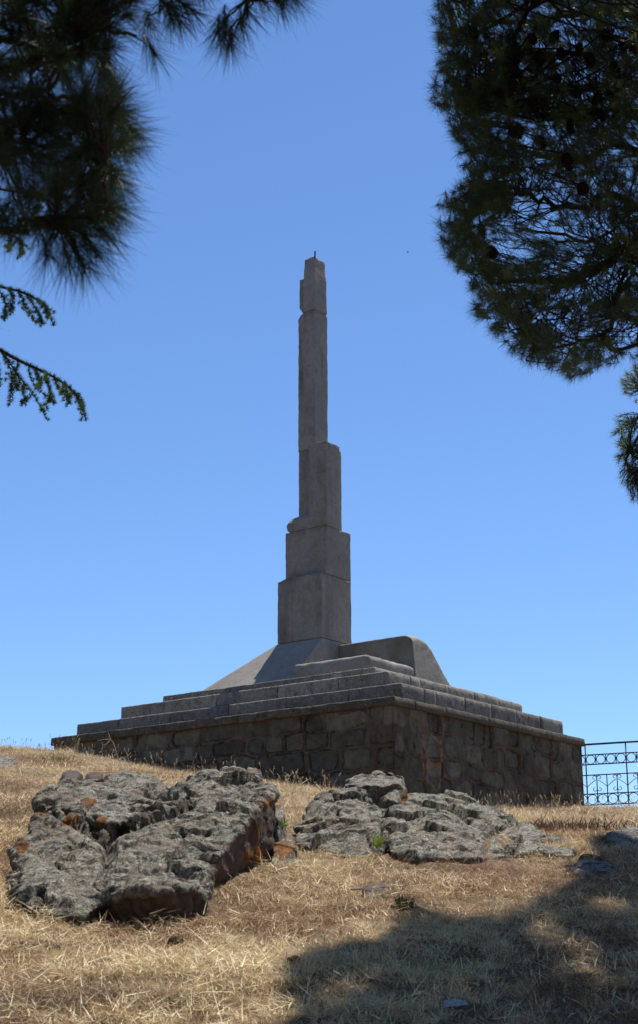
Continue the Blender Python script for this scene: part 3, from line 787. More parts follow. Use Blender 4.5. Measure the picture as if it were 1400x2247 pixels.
rock('boulder', [main_plate, upper_lobe, front_lobe, left_slab, filler], 0.015, 'largest grey outcrop, deeply cracked with orange lichen and a dark overhang, at left', seed=1, amp=0.055, under_=0.55,
     bare=[[(602, 1752), (560, 1790), (512, 1850), (468, 1895), (455, 1935), (560, 1935), (610, 1880), (615, 1780)], [(240, 1985), (300, 1966), (370, 1962), (450, 1957), (455, 1990), (400, 2035), (330, 2040), (235, 2010)]],
     lich=[(195, 1752, 22), (155, 1790, 24), (150, 1800, 20), (235, 1815, 22), (262, 1818, 14), (222, 1803, 16), (578, 1830, 30), (592, 1760, 14), (570, 1875, 26), (545, 1880, 16), (48, 1857, 20), (95, 1785, 10)],
     grooves=[([(110, 1772), (160, 1800), (215, 1832), (245, 1856)], 8, 0.10), ([(238, 1838), (262, 1820), (330, 1796), (385, 1778), (418, 1764)], 7, 0.17), ([(320, 1742), (350, 1750), (385, 1748)], 6, 0.05), ([(240, 1870), (235, 1900), (222, 1935)], 8, 0.08)])
ro3a = [(640, 1808, 12.6), (662, 1792, 12.9), (720, 1742, 13.6), (762, 1722, 13.7), (800, 1745, 13.3), (835, 1775, 12.7), (850, 1800, 12.4), (842, 1840, 12.0), (822, 1884, 11.6), (700, 1872, 11.7), (642, 1842, 12.1)]
ro3b = [(738, 1735, 13.8), (770, 1708, 14.1), (820, 1690, 14.2), (862, 1686, 14.1), (893, 1698, 13.9), (895, 1728, 13.7), (880, 1752, 13.5), (840, 1768, 13.1), (790, 1745, 13.4), (870, 1765, 13.4), (850, 1790, 13.0)]
rock('boulder', [ro3a, ro3b], 0.014, 'humped grey boulder rising to a rounded head in front of the plinth', seed=3, amp=0.04, lich=[(858, 1772, 13), (890, 1745, 16)],
     grooves=[([(795, 1742), (830, 1758), (862, 1772), (868, 1795), (846, 1800)], 8, 0.16), ([(845, 1795), (838, 1850), (828, 1880)], 7, 0.08)])
ro4 = [(862, 1790, 12.9), (880, 1758, 13.6), (905, 1750, 14.0), (960, 1742, 14.2), (1012, 1752, 14.2), (1062, 1768, 14.0), (1120, 1802, 13.5), (1185, 1836, 12.9), (1215, 1852, 12.4), (1200, 1866, 12.2), (1110, 1878, 12.0), (1055, 1888, 11.8),
       (900, 1886, 11.8), (848, 1866, 12.0), (845, 1825, 12.3)]
rock('boulder', [ro4], 0.015, fit=True, label= 'long low grey boulder sloping down right of the humped one', seed=4, amp=0.04, lich=[(885, 1752, 12)],
     grooves=[([(1095, 1818), (1070, 1838), (1062, 1865)], 6, 0.035), ([(985, 1765), (1030, 1800)], 7, 0.05), ([(1150, 1842), (1180, 1858)], 6, .02)])
rock('boulder', [[(1140, 1842, 13.0), (1200, 1838, 13.2), (1250, 1848, 12.9), (1268, 1862, 12.5), (1250, 1878, 12.1), (1170, 1872, 12.1), (1130, 1862, 12.4)]], 0.016,
     fit=True, label='flat grey rock just right of the long low boulder', seed=5, amp=0.03)
rock('boulder', [[(1262, 1892, 11.6), (1285, 1880, 11.8), (1320, 1885, 11.8), (1345, 1905, 11.5), (1335, 1925, 11.1), (1280, 1925, 11.0), (1255, 1912, 11.2)]], 0.014,
     fit=True, label='small rounded boulder half in the tree shadow at right', seed=6, amp=0.025, under_=1.1)
rock('boulder', [[(1330, 1835, 13.6), (1370, 1818, 14.2), (1420, 1822, 14.2), (1450, 1845, 13.4), (1400, 1860, 12.9), (1345, 1852, 13.1)]], 0.016,
     fit=True, label='pale flat rock at the right edge on the slope below the fence', seed=7, amp=0.025)
rock('stone', [[(-25, 1668, 18.8), (0, 1660, 19.0), (30, 1662, 19.0), (38, 1672, 18.7), (20, 1684, 18.3), (-30, 1684, 18.3)]], 0.018,
     'small grey stone at the left edge on top of the slope', 'stone', fit=True, seed=8, amp=0.02, sink=0.2, under_=1.2)
for k, (L, lab) in enumerate([([(138, 1694, 16.2), (150, 1689, 16.4), (172, 1690, 16.4), (182, 1697, 16.2), (170, 1703, 15.9), (142, 1702, 15.9)], 'left one of two small reddish brown stones above the largest boulder'),
                              ([(190, 1697, 16.0), (200, 1693, 16.2), (220, 1693, 16.2), (228, 1698, 16.0), (215, 1704, 15.8), (195, 1704, 15.8)], 'right one of two small reddish brown stones above the largest boulder'),
                              ([(232, 1700, 14.4), (262, 1693, 14.6), (298, 1697, 14.5), (290, 1708, 14.1), (240, 1708, 14.1)], 'small pale stone beside the red sedum patch')]):
    rock('stone', [L], 0.014, lab, 'stone', seed=20 + k, amp=0.012, sink=0.15, under_=1.35, bare=[[(130, 1680), (230, 1680), (230, 1710), (130, 1710)]] if k < 2 else ())
for k, (L, lab) in enumerate([([(595, 1782, 12.4), (606, 1765, 12.7), (620, 1768, 12.7), (628, 1785, 12.4), (612, 1798, 12.1)], 'small grey stone wedged right of the largest boulder'),
                              ([(600, 1852, 11.6), (622, 1838, 11.8), (645, 1842, 11.8), (648, 1860, 11.5), (625, 1878, 11.3), (598, 1868, 11.3)], 'small stone with yellow lichen between the two big boulders'),
                              ([(795, 1946, 9.9), (815, 1936, 10.1), (850, 1938, 10.1), (865, 1945, 9.9), (840, 1952, 9.7), (800, 1952, 9.7)], 'flat little stone in the open straw below the humped boulder')]):
    rock('stone', [L], 0.012, lab, 'stone', seed=30 + k, amp=0.012, sink=0.15, under_=1.25, lich=[(620, 1862, 30)] if k == 1 else ([(610, 1770, 8)] if k == 0 else ()), bare=[[(780, 1925), (880, 1925), (880, 1960), (780, 1960)]] if k == 2 else ())
RP = np.vstack(spots_all)
# coarse occupancy grid of the rocks in plan, with their top height, so straw does not grow through them
cell = 0.06
RK = {}
for x, y, z in RP:
    k = (int(x // cell), int(y // cell)); RK[k] = max(RK.get(k, -9), z)

# ------------------------------------------------------------------ straw
def ribbons(P, D, Lh, Wd, colr, droop=0.3, seg=2, r=rng, flat=0.0):
    """curved tapering blades. P base, D unit direction, Lh length, Wd width"""
    n = len(P); S = np.cross(D, r.normal(size=(n, 3)) + flat * np.array([0, 0.0, 1.0])); S /= np.linalg.norm(S, axis=1)[:, None] + 1e-9
    side = r.normal(size=(n, 3)) * 0.5 + np.array([0, 0, -0.6])
    Vs = []
    for k in range(seg + 1):
        t = k / seg
        c = P + D * (Lh * t)[:, None] + side * (Lh * droop * t * t)[:, None]
        w = (Wd * (1 - 0.9 * t ** 1.5) * 0.5)[:, None]
        if k < seg: Vs += [c - S * w, c + S * w]
        else: Vs += [c]
    V = np.stack(Vs, 1); m = V.shape[1]; b = (np.arange(n) * m)[:, None]
    Q = np.concatenate([b + np.array([[2 * k, 2 * k + 1, 2 * k + 3, 2 * k + 2]]) for k in range(seg - 1)], 0) if seg > 1 else np.zeros((0, 4), int)
    T = b + np.array([[2 * seg - 2, 2 * seg - 1, 2 * seg]])
    return V.reshape(-1, 3), [T, Q] if len(Q) else [T], np.repeat(colr, m, axis=0)
def straw_points(n, y0, y1, power=1.0):
    u_ = rng.random(n)
    Y = (y0 ** power + u_ * (y1 ** power - y0 ** power)) ** (1 / power)
    X = (rng.random(n) * 2 - 1) * (0.225 * Y + 0.8)
    return X, Y
def plinth_mask(X, Y):
    q = np.column_stack([X, Y]) - K0; a = q @ UD; b = q @ VD
    return (a > -0.0) & (a < PU) & (b > -0.0) & (b < PV)
PAL = np.array([[0.72, 0.55, 0.31], [0.60, 0.43, 0.225], [0.86, 0.75, 0.50], [0.35, 0.20, 0.105], [0.11, 0.058, 0.032], [0.48, 0.30, 0.165]])
def straw_colours(X, Y, w):
    n = len(X); patch = fbm(np.column_stack([X, Y, 0 * X]) * 0.9, 3, 77); fine = fbm(np.column_stack([X, Y, 0 * X]) * 4, 3, 78)
    pr = np.array(w)[None] * np.ones((n, 1)); dk = np.clip(patch * 2.2 + fine * 1.6 - 0.45 * sm(9.5, 7.0, Y) * sm(1.5, -0.5, X) - 0.28, -1, 1)[:, None]
    pr[:, 3:] *= 1 + 1.3 * dk; pr[:, :3] *= 1 - 0.8 * dk; pr = np.clip(pr, 0.01, None)
    cs = np.cumsum(pr / pr.sum(1)[:, None], 1); k = np.minimum((rng.random(n)[:, None] > cs).sum(1), 5)
    return PAL[k] * rng.uniform(0.75, 1.15, (n, 1))
def scatter(n, y0, y1, lay, power, lmin, lmax, width, w, lift=0.01):
    X, Y = straw_points(n, y0, y1, power)
    keep = ~plinth_mask(X, Y)
    keys = [(int(a), int(b)) for a, b in zip(X // cell, Y // cell)]
    Z = gh(X, Y)
    occ = np.array([RK.get(k, -9) for k in keys]) > Z + 0.005
    clump = fbm(np.column_stack([X, Y, 0 * X]) * 6, 3, 55)
    bare = sm(0.12, 0.42, fbm(np.column_stack([X, Y, 0 * X]) * 0.8 + 55, 3, 177)); keep &= rng.random(n) > 0.72 * bare
    keep &= ~occ & (rng.random(n) < np.clip(0.7 + 1.8 * clump, 0.08, 1))
    X, Y, Z = X[keep], Y[keep], Z[keep]; n = len(X); clump = clump[keep]
    an = rng.random(n) * 2 * np.pi + 0
    if lay: el = np.abs(rng.normal(0.0, 0.35, n))
    else: el = np.clip(rng.normal(0.9, 0.45, n), 0.1, 1.5)
    D = np.column_stack([np.cos(an) * np.cos(el), np.sin(an) * np.cos(el), np.sin(el)])
    Lh = rng.uniform(lmin, lmax, n) * (1 + 0.9 * clump)
    # follow the hillside
    D[:, 2] += 0.19 * D[:, 1] * (1 if lay else 0.3)
    P = np.column_stack([X, Y, Z + rng.random(n) * lift * (0.6 + 1.6 * np.clip(clump, 0, 1)) - 0.004])
    return ribbons(P, D, Lh, width * rng.uniform(0.6, 1.3, n), straw_colours(X, Y, w), 0.10 if lay else 0.35, flat=4.0 if lay else 1.5)
def emit(name, parts, m, label, cat, kind='stuff', parent=None):
    Vs, T, Q, C = [], [], [], []; n = 0
    for V, Fl, c in parts:
        for f in Fl: (T if f.shape[1] == 3 else Q).append(f + n)
        Vs.append(V); C.append(c); n += len(V)
    F = [np.concatenate(a) for a in (T, Q) if a]
    o = put(name, np.concatenate(Vs), F, m, parent, {'colour': np.concatenate(C)})
    if parent is None: tag(o, label, cat, kind=kind)
    elif kind: o['kind'] = kind
    return o
def clumps(n, y0, y1, power, nb, lmin, lmax, width, w, rad_):
    X, Y = straw_points(n, y0, y1, power); k = rng.integers(nb // 2, nb, n)
    tall = 0.6 + 0.8 * rng.random(n) ** 2
    pal = straw_colours(X, Y, w)
    X0, Y0 = np.repeat(X, k), np.repeat(Y, k); m = len(X0)
    dx, dy = rng.normal(size=m) * rad_, rng.normal(size=m) * rad_
    X1, Y1 = X0 + dx, Y0 + dy; Z = gh(X1, Y1)
    keys = zip((X1 // cell).astype(int), (Y1 // cell).astype(int))
    keep = ~plinth_mask(X1, Y1) & ~(np.array([RK.get(q, -9) for q in keys]) > Z + 0.005)
    D = np.column_stack([dx / rad_ * .5, dy / rad_ * .5, np.full(m, 1.0)]) + rng.normal(size=(m, 3)) * .35
    D /= np.linalg.norm(D, axis=1)[:, None]
    c = 0.55 * np.repeat(pal, k, 0) + 0.45 * straw_colours(X1, Y1, w)
    L = rng.uniform(lmin, lmax, m) * np.repeat(tall, k)
    P = np.column_stack([X1, Y1, Z - 0.004])
    return ribbons(P[keep], D[keep], L[keep], width * rng.uniform(.6, 1.3, keep.sum()), c[keep], 0.45, flat=1.2)
emit('dry_grass', [
    clumps(6200, 4.8, 12.5, 1.3, 34, 0.03, 0.085, 0.0030, [3, 3, 2.2, 2.2, 1.4, 2.4], 0.022),
    clumps(4800, 12, 25, 1.2, 30, 0.05, 0.13, 0.0042, [3, 3, 2.2, 2.2, 1.2, 2.4], 0.035),
    scatter(125000, 4.8, 12.5, True, 1.3, 0.02, 0.11, 0.0032, [2.8, 2.6, 3.4, 2, 2.2, 2.2], 0.06),
    scatter(115000, 4.8, 12.5, False, 1.3, 0.015, 0.065, 0.0030, [2, 3, 1.8, 3, 2.5, 2.5], 0.01),
    scatter(95000, 12, 25, True, 1.2, 0.04, 0.13, 0.0048, [3, 3, 2.2, 2, 1.2, 2], 0.03),
    scatter(110000, 12, 25, False, 1.2, 0.03, 0.085, 0.0040, [3, 3, 2, 2, 1.5, 2], 0.01),
    scatter(7000, 4.8, 13, True, 1.3, 0.04, 0.13, 0.0050, [1, .3, 6, .1, .1, .1], 0.075),
    scatter(5000, 12.5, 24, True, 1.3, 0.06, 0.15, 0.0062, [1, .3, 6, .1, .1, .1], 0.07),
    scatter(1300, 5, 12.5, True, 1.3, 0.10, 0.22, 0.0042, [2, 1, 5, 0.5, 0.3, 0.5], 0.05)],
    M_straw, 'dry matted straw and short yellow grass covering the slope', 'grass')

# tall dry stalks with seed heads along the crest and the wall foot
def stalks(pxs, name, label, h=(0.12, 0.3), n_extra=0):
    parts = []
    V_, F_ = [], []
    for (px, py, Y) in pxs:
        b = at(px, py, Y); b[2] = gh([b[0]], [b[1]])[0] - .01
        H = random.uniform(*h); lean = np.array([random.uniform(-.35, .35), random.uniform(-.2, .2), 1.0])
        pts = bez(b, b + lean * H * .5, b + lean * H + np.array([random.uniform(-.05, .05), 0, -0.02]), 5)
        D = np.diff(pts, axis=0)
        c = PAL[random.choice([0, 1, 2, 2, 3])] * random.uniform(.7, 1.0)
        for i in range(4):
            L_ = np.linalg.norm(D[i])
            parts.append(ribbons(pts[i:i + 1], D[i:i + 1] / L_, np.array([L_ * 1.15]), np.array([0.0045 - .0006 * i]), c[None], 0.0))
        k = 9
        an = rng.normal(size=(k, 3)) * 0.35 + D[-1] / np.linalg.norm(D[-1])
        an /= np.linalg.norm(an, axis=1)[:, None]
        t = rng.random(k)[:, None] * 0.8
        parts.append(ribbons(pts[-1] - D[-1] * t, an, rng.uniform(.012, .03, k), np.full(k, .006), np.repeat((c * 0.95)[None], k, 0), 0.2))
    return parts
pl = []
for _ in range(150):
    t = random.random(); px = 120 + t * 620
    pl.append((px, 1660, 23.6 - t * 4.1 - random.uniform(.1, 1.2)))
for _ in range(110):
    t = random.random(); px = 1020 + t * 380
    pl.append((px, 1780, 20.7 + t * 3.0 - random.uniform(.2, 1.8)))
for _ in range(60): pl.append((random.uniform(-40, 130), 1640, random.uniform(18, 23.5)))
for _ in range(60): pl.append((random.uniform(1180, 1420), 1780, random.uniform(13.5, 20)))
for _ in range(50): pl.append((random.uniform(600, 740), 1740, random.uniform(14.5, 18)))
emit('dry_grass_stalks', stalks(pl, '', ''), M_straw, 'taller dry seed-headed grass stalks along the plinth foot and crest', 'grass')

# the tall forked dead stalk near the left end of the plinth
def stalk_plant(name, label, base, segs, r=0.005, colr=(0.55, 0.44, 0.27)):
    mb = MB()
    for s_ in segs:
        V, F = tube(smooth_path(np.array([at(*p) for p in s_]), 8), np.linspace(r, r * .45, 8), 5); mb.add(V, F)
    V, F, _ = mb.out()
    loc = V[np.argmin(V[:, 2])]
    o = put(name, V, F, M_straw, None, {'colour': np.repeat(np.array(colr)[None], len(V), 0)}, loc=loc); return tag(o, label, 'plant')
stalk_plant('dead_stalk', 'tall bent dead stalk standing before the left part of the plinth', None,
            [[(270, 1692, 21), (258, 1660, 21), (250, 1632, 21), (243, 1622, 21), (238, 1608, 21)], [(244, 1622, 21), (232, 1622, 21), (214, 1625, 21)], [(243, 1622, 21), (234, 1632, 21), (226, 1635, 21)]], 0.010)
stalk_plant('dead_stalk', 'thin upright dead stalk right of the bent one by the plinth', None,
            [[(290, 1695, 20.8), (283, 1670, 20.8), (274, 1642, 20.8)], [(280, 1660, 20.8), (288, 1650, 20.8)]], 0.007)
stalk_plant('dead_stalk', 'single thin dead stalk nearest the left end of the plinth', None, [[(176, 1672, 22), (171, 1650, 22), (168, 1632, 22)], [(170, 1655, 22), (162, 1648, 22)]], 0.006)
stalk_plant('fallen_twig', 'dark forked twig lying in straw below the humped boulder', None, [[(770, 1952, 9.75), (850, 1946, 9.85), (900, 1943, 9.9)], [(862, 1945, 9.87), (868, 1925, 10.0)]], 0.006, (0.10, 0.065, 0.04))
stalk_plant('fallen_twig', 'short dark twig sticking up at the edge of the right shadow', None, [[(1250, 2022, 8.9), (1245, 2008, 8.95), (1238, 1998, 9.0)]], 0.006, (0.07, 0.045, 0.03))
stalk_plant('fallen_twig', 'pale straight straw stick lying low in the open straw at left', None, [[(620, 1936, 10.2), (650, 1962, 9.85)]], 0.005, (0.6, 0.5, 0.33))

# small living plants
def leafy(name, label, px, py, Y, n, lmin, lmax, width, colr, spread=0.06, up=0.7, cat='plant'):
    b = at(px, py, Y); b[2] = max(gh([b[0]], [b[1]])[0], b[2] - 0.05)
    P = np.repeat(b[None], n, 0) + rng.normal(size=(n, 3)) * np.array([spread, spread, 0.006])
    D = rng.normal(size=(n, 3)); D[:, 2] = np.abs(D[:, 2]) + up; D /= np.linalg.norm(D, axis=1)[:, None]
    c = np.array(colr)[None] * rng.uniform(.65, 1.25, (n, 1))
    V, F, C = ribbons(P, D, rng.uniform(lmin, lmax, n), width * rng.uniform(.7, 1.2, n), c, 0.35, 3)
    o = put(name, V, F, M_leaf, None, {'colour': C}, loc=b); return tag(o, label, cat)
leafy('thistle', 'small dark green spiny weed in open straw at the shadow edge', 886, 2002, 9.15, 70, 0.05, 0.10, 0.022, (0.030, 0.060, 0.022), 0.020, 0.15)
leafy('green_weed', 'bright yellow-green tuft wedged right of the largest boulder', 611, 1800, 12.2, 90, 0.04, 0.10, 0.012, (0.17, 0.25, 0.04), 0.025, 0.8)
leafy('green_weed', 'yellow-green leaf shoot in the cleft between humped and long boulders', 828, 1842, 11.7, 14, 0.06, 0.15, 0.020, (0.22, 0.30, 0.05), 0.015, 2.0)
leafy('green_weed', 'green grassy weed near the left crest below the plinth end', 120, 1672, 20.5, 160, 0.05, 0.2, 0.008, (0.13, 0.19, 0.06), 0.10, 1.0)['kind'] = 'stuff'
leafy('green_weed', 'faint green weed patch at the left edge of the slope', 20, 1790, 13.4, 120, 0.03, 0.08, 0.006, (0.16, 0.19, 0.07), 0.10, 0.8)['kind'] = 'stuff'
leafy('green_weed', 'sparse grey-green weed on the ground left of the dark shadow edge', 376, 1995, 9.3, 0 + 14, 0.02, 0.05, 0.008, (0.10, 0.13, 0.06), 0.02, 0.8)
leafy('green_weed', 'small green sprig at the bottom left of the slope', 375, 2225, 6.7, 20, 0.03, 0.06, 0.006, (0.12, 0.2, 0.04), 0.02, 0.8)
leafy('red_sedum', 'patch of pinkish red stonecrop behind the top of the largest boulder', 302, 1704, 14.2, 900, 0.010, 0.035, 0.010, (0.42, 0.16, 0.15), 0.085, 0.6)
leafy('brown_weed', 'brown withered shrublet at the top of the right shadow', 1230, 1815, 14.2, 1500, 0.05, 0.17, 0.007, (0.13, 0.070, 0.042), 0.24, 0.9)['kind'] = 'stuff'

# litter and clod
def lump(name, label, px, py, Y, sx, sy, sz, m, cat, seed):
    b = at(px, py, Y); b[2] = gh([b[0]], [b[1]])[0]
    bm = bmesh.new(); bmesh.ops.create_icosphere(bm, subdivisions=4, radius=1)
    V = np.array([v.co for v in bm.verts]); F = np.array([[v.index for v in f.verts] for f in bm.faces]); bm.free()
    V = V * (1 + 0.35 * fbm(V * 2 + seed, 4, seed)[:, None]) * np.array([sx, sy, sz])
    o = put(name, V + b + np.array([0, 0, sz * .6]), F, m, None, smooth=True, loc=b); return tag(o, label, cat)
lump('soil_clod', 'dark soil clod in the straw below the largest boulder', 385, 2062, 8.2, 0.040, 0.05, 0.026, M_clod, 'clod', 3)
lump('soil_clod', 'dark soil clod at the left tip of the tree shadow', 645, 2120, 7.5, 0.035, 0.05, 0.022, M_clod, 'clod', 5)
def crumple(name, label, px, py, Y, w, l, seed):
    b = at(px, py, Y); b[2] = gh([b[0]], [b[1]])[0]
    n = 15; a, c = np.meshgrid(np.linspace(-1, 1, n), np.linspace(-1, 1, n)); P = np.column_stack([a.ravel() * w, c.ravel() * l, 0 * a.ravel()])
    P[:, 2] = 0.012 + 0.018 * fbm(P * 22 + seed, 3, seed) + 0.19 * P[:, 1]
    P[:, 0] += 0.012 * fbm(P * 18 + 4, 2, seed + 1)
    ii = np.arange(n * n).reshape(n, n); F = np.stack([ii[:-1, :-1], ii[:-1, 1:], ii[1:, 1:], ii[1:, :-1]], -1).reshape(-1, 4)
    V = np.vstack([P, P - np.array([0, 0, .0008])]); F = np.vstack([F, F[:, ::-1] + n * n])
    o = put(name, V + b + np.array([0, 0, .012]), F, M_paper, None, smooth=True, loc=b); return tag(o, label, 'litter')
crumple('paper_scrap', 'crumpled pale bluish paper lying in shade at the bottom edge', 1000, 2222, 6.7, 0.045, 0.05, 2)
crumple('paper_scrap', 'tiny white paper scrap in sunlit straw at lower left', 435, 2112, 7.6, 0.012, 0.02, 4)

# flying insect in the open sky right of the pillar head
bi = at(895, 554, 9.0)
ins = root('flying_insect', tuple(float(a) for a in bi), label='tiny dark insect flying in the sky right of the pillar head', cat='insect')
V, F = tube(np.array([bi + np.array([-.007, 0, 0]), bi + np.array([-.003, 0, .001]), bi + np.array([.002, 0, .0005]), bi + np.array([.006, 0, 0])]), [.0008, .0022, .0025, .0008], 7)
put('body', V, F, M_insect, ins, smooth=True)
for s_ in (-1, 1):
    W_ = np.array([[0, 0, .002], [-.004, s_ * .006, .005], [.001, s_ * .009, .006], [.003, s_ * .005, .004]]) + bi
    W_ = np.vstack([W_, W_ + np.array([0, 0, .0003])])
    put('wing', W_, np.array([[0, 1, 2, 3], [7, 6, 5, 4]]), M_insect, ins)

# ------------------------------------------------------------------ needles and trees
def needles(P, D, Ls, n_per, length, width, spread, colr, seg=1, r=rng, curve=0.12):
    """P tuft tips, D twig directions, Ls needled length of twig"""
    m = len(P); B = np.repeat(P, n_per, 0); d = np.repeat(D, n_per, 0); t = r.random(m * n_per)
    base = B - d * (np.repeat(Ls, n_per) * t)[:, None]
    rnd = r.normal(size=(m * n_per, 3)); rnd -= (rnd * d).sum(1)[:, None] * d; rnd /= np.linalg.norm(rnd, axis=1)[:, None] + 1e-9
    a = spread * r.uniform(0.35, 1.25, m * n_per)[:, None]
    dd = d * np.cos(a) + rnd * np.sin(a)
    L = length * r.uniform(.65, 1.1, m * n_per)
    c = np.repeat(colr, n_per, 0) * r.uniform(.7, 1.3, (m * n_per, 1))
    return ribbons(base, dd, L, np.full(m * n_per, width), c, curve, seg, r)
def wander(a, b, k=5, amp=0.06, sag=0.0):
    a, b = np.asarray(a, float), np.asarray(b, float); L = np.linalg.norm(b - a)
    t = np.linspace(0, 1, k)[:, None]
    P = a + (b - a) * t
    P[1:-1] += rng.normal(size=(k - 2, 3)) * amp * L
    P[:, 2] -= (sag * L * 4 * t * (1 - t))[:, 0]
    return smooth_path(P, k * 2 - 1)
def tree_frame(tips, hubs_n, limbs, it=4):
    """limbs: list of sampled polylines. Returns hub points and the assignment of each tip"""
    k = rng.choice(len(tips), hubs_n, replace=False); H = tips[k].copy()
    for _ in range(it):
        d = ((tips[:, None] - H[None]) ** 2).sum(-1); a = d.argmin(1)
        for i in range(hubs_n):
            if (a == i).any(): H[i] = tips[a == i].mean(0)
    LP = np.vstack(limbs)
    return H, a, LP
def build_branching(tips, hubs_n, limbs, toward=0.35, r_hub=0.012, r_twig=0.004, amp=0.07, n1=5, trunk_pt=None, ok=None):
    H, a, LP = tree_frame(tips, hubs_n, limbs)
    mb = MB(); D = np.zeros_like(tips)
    dl = ((H[:, None] - LP[None]) ** 2).sum(-1); li = dl.argmin(1)
    if trunk_pt is not None:
        dl2 = dl + 0.35 * ((LP - trunk_pt) ** 2).sum(-1)[None] ; li = dl2.argmin(1)
    for i, h in enumerate(H):
        own = np.where(a == i)[0]
        src = LP[li[i]]
        hub = src + (h - src) * (1 - toward)
        path = wander(src, hub, 5, amp)
        if ok is None or ok(path):
            V, F = tube(path, np.linspace(r_hub, r_hub * .55, len(path)), n1, False); mb.add(V, F)
        for j in own:
            q = path[random.randint(len(path) // 2, len(path) - 1)]
            tw = wander(q, tips[j], 4, amp)
            if ok is None or ok(tw):
                V, F = tube(tw, np.linspace(r_twig * 1.25, r_twig * .6, len(tw)), 4, False); mb.add(V, F)
            d = tw[-1] - tw[-3]; D[j] = d / (np.linalg.norm(d) + 1e-9)
    V, F, _ = mb.out()
    return V, F, D

def clear_view(P):
    """a bough outside the crown seen in the photo must not cross the open sky"""
    x, y, d = project(P); vis = (d > 0.05) & (x > -30) & (x < 1430) & (y > -30) & (y < 2280)
    return not (vis & ~in_poly(x, y, right_poly)).any()
# ---- right pine
right_poly = [(956, -60), (954, 0), (948, 45), (956, 90), (946, 135), (938, 180), (950, 225), (985, 275), (1010, 330), (1035, 375), (1008, 408), (963, 445), (950, 485), (958, 520), (978, 560), (1005, 598),
              (1030, 635), (1042, 690), (1082, 735), (1122, 782), (1165, 806), (1205, 818), (1255, 832), (1295, 815), (1345, 795), (1420, 780), (1480, 700), (1480, -60)]
low_poly = [(1370, 800), (1362, 840), (1372, 875), (1430, 880), (1480, 860), (1480, 790)]
low_poly2 = [(1348, 912), (1342, 945), (1350, 985), (1356, 1035), (1366, 1070), (1395, 1105), (1440, 1130), (1500, 1100), (1500, 900), (1400, 912)]
def sample_poly(poly, n, ylo, yhi, dens=None):
    poly = np.array(poly, float); out = []
    lo, hi = poly.min(0), poly.max(0)
    while len(out) < n:
        p = lo + rng.random(2) * (hi - lo)
        if not in_poly(np.array([p[0]]), np.array([p[1]]), poly)[0]: continue
        if dens is not None and rng.random() > dens(p[0], p[1]): continue
        a, b = (ylo(*p), yhi(*p)) if callable(ylo) else (ylo, yhi)
        out.append(at(p[0], p[1], rng.uniform(a, b)))
    return np.array(out)
trunk_xy = (3.35, 9.7)
tz = gh([trunk_xy[0]], [trunk_xy[1]])[0]
pineR = root('pine_tree', (trunk_xy[0], trunk_xy[1], float(tz)), label='large green pine with many cones, crown filling the upper right', cat='pine tree')
tr = smooth_path(np.array([[3.35, 9.7, tz - .1], [3.3, 9.65, tz + 1.6], [3.4, 9.7, 3.4], [3.2, 9.6, 5.4], [3.25, 9.7, 7.6]]), 24)
V, F = tube(tr, np.linspace(0.2, 0.05, 24) * (1 + .08 * rng.normal(size=24)), 12); put('trunk', V, F, M_bark, pineR, smooth=True)
limbs = []
limb_px = [([3.33, 9.65, 3.5], [(1400, 560, 9.5), (1330, 590, 9.3), (1255, 612, 9.1), (1165, 618, 8.9), (1080, 600, 8.8)], 0.045),
           ([3.3, 9.65, 3.4], [(1400, 545, 9.9), (1340, 545, 10.2), (1250, 520, 10.4), (1130, 500, 10.4)], 0.028),
           ([3.25, 9.6, 4.7], [(1400, 188, 8.8), (1330, 190, 8.7), (1240, 196, 8.6), (1130, 190, 8.5), (1020, 170, 8.4)], 0.04),
           ([3.25, 9.6, 4.4], [(1400, 330, 9.4), (1280, 350, 9.2), (1150, 330, 9.0), (1060, 300, 8.8)], 0.03),
           ([3.3, 9.65, 3.3], [(1400, 700, 8.7), (1330, 730, 8.6), (1240, 760, 8.5), (1160, 770, 8.4)], 0.022),
           ([3.22, 9.6, 5.4], [(1400, 40, 9.4), (1280, 30, 9.2), (1120, 50, 9.0), (1010, 40, 8.9)], 0.035),
           ([3.3, 9.65, 3.9], [(1400, 450, 9.0), (1280, 455, 8.7), (1160, 430, 8.4), (1040, 410, 8.1)], 0.026),
           ([3.3, 9.65, 4.9], [(1400, 110, 8.4), (1280, 120, 8.2), (1130, 110, 8.0), (1000, 90, 7.8)], 0.026),
           ([3.3, 9.65, 4.5], [(1400, 260, 8.6), (1280, 265, 8.3), (1130, 250, 8.1), (1000, 230, 7.8)], 0.024),
           ([3.22, 9.6, 5.6], [(1400, -100, 8.6), (1280, -150, 8.3), (1150, -120, 8.1)], 0.03)]
for s_, pl_, r0 in limb_px:
    P = smooth_path(np.vstack([[s_], [at(*p) for p in pl_]]), 22)
    P[1:-1] += rng.normal(size=(20, 3)) * 0.012
    V, F = tube(P, np.linspace(r0, r0 * .28, 22), 8); put('limb', V, F, M_bark, pineR, smooth=True)
    limbs.append(P)
low_limb = smooth_path(np.array([[3.34, 9.7, 2.4], [3.3, 10.8, 2.6], at(1450, 900, 12.3), at(1400, 960, 12.3), at(1372, 1010, 12.2)]), 16)
V, F = tube(low_limb, np.linspace(.035, .008, 16), 7); put('limb', V, F, M_bark, pineR, smooth=True)
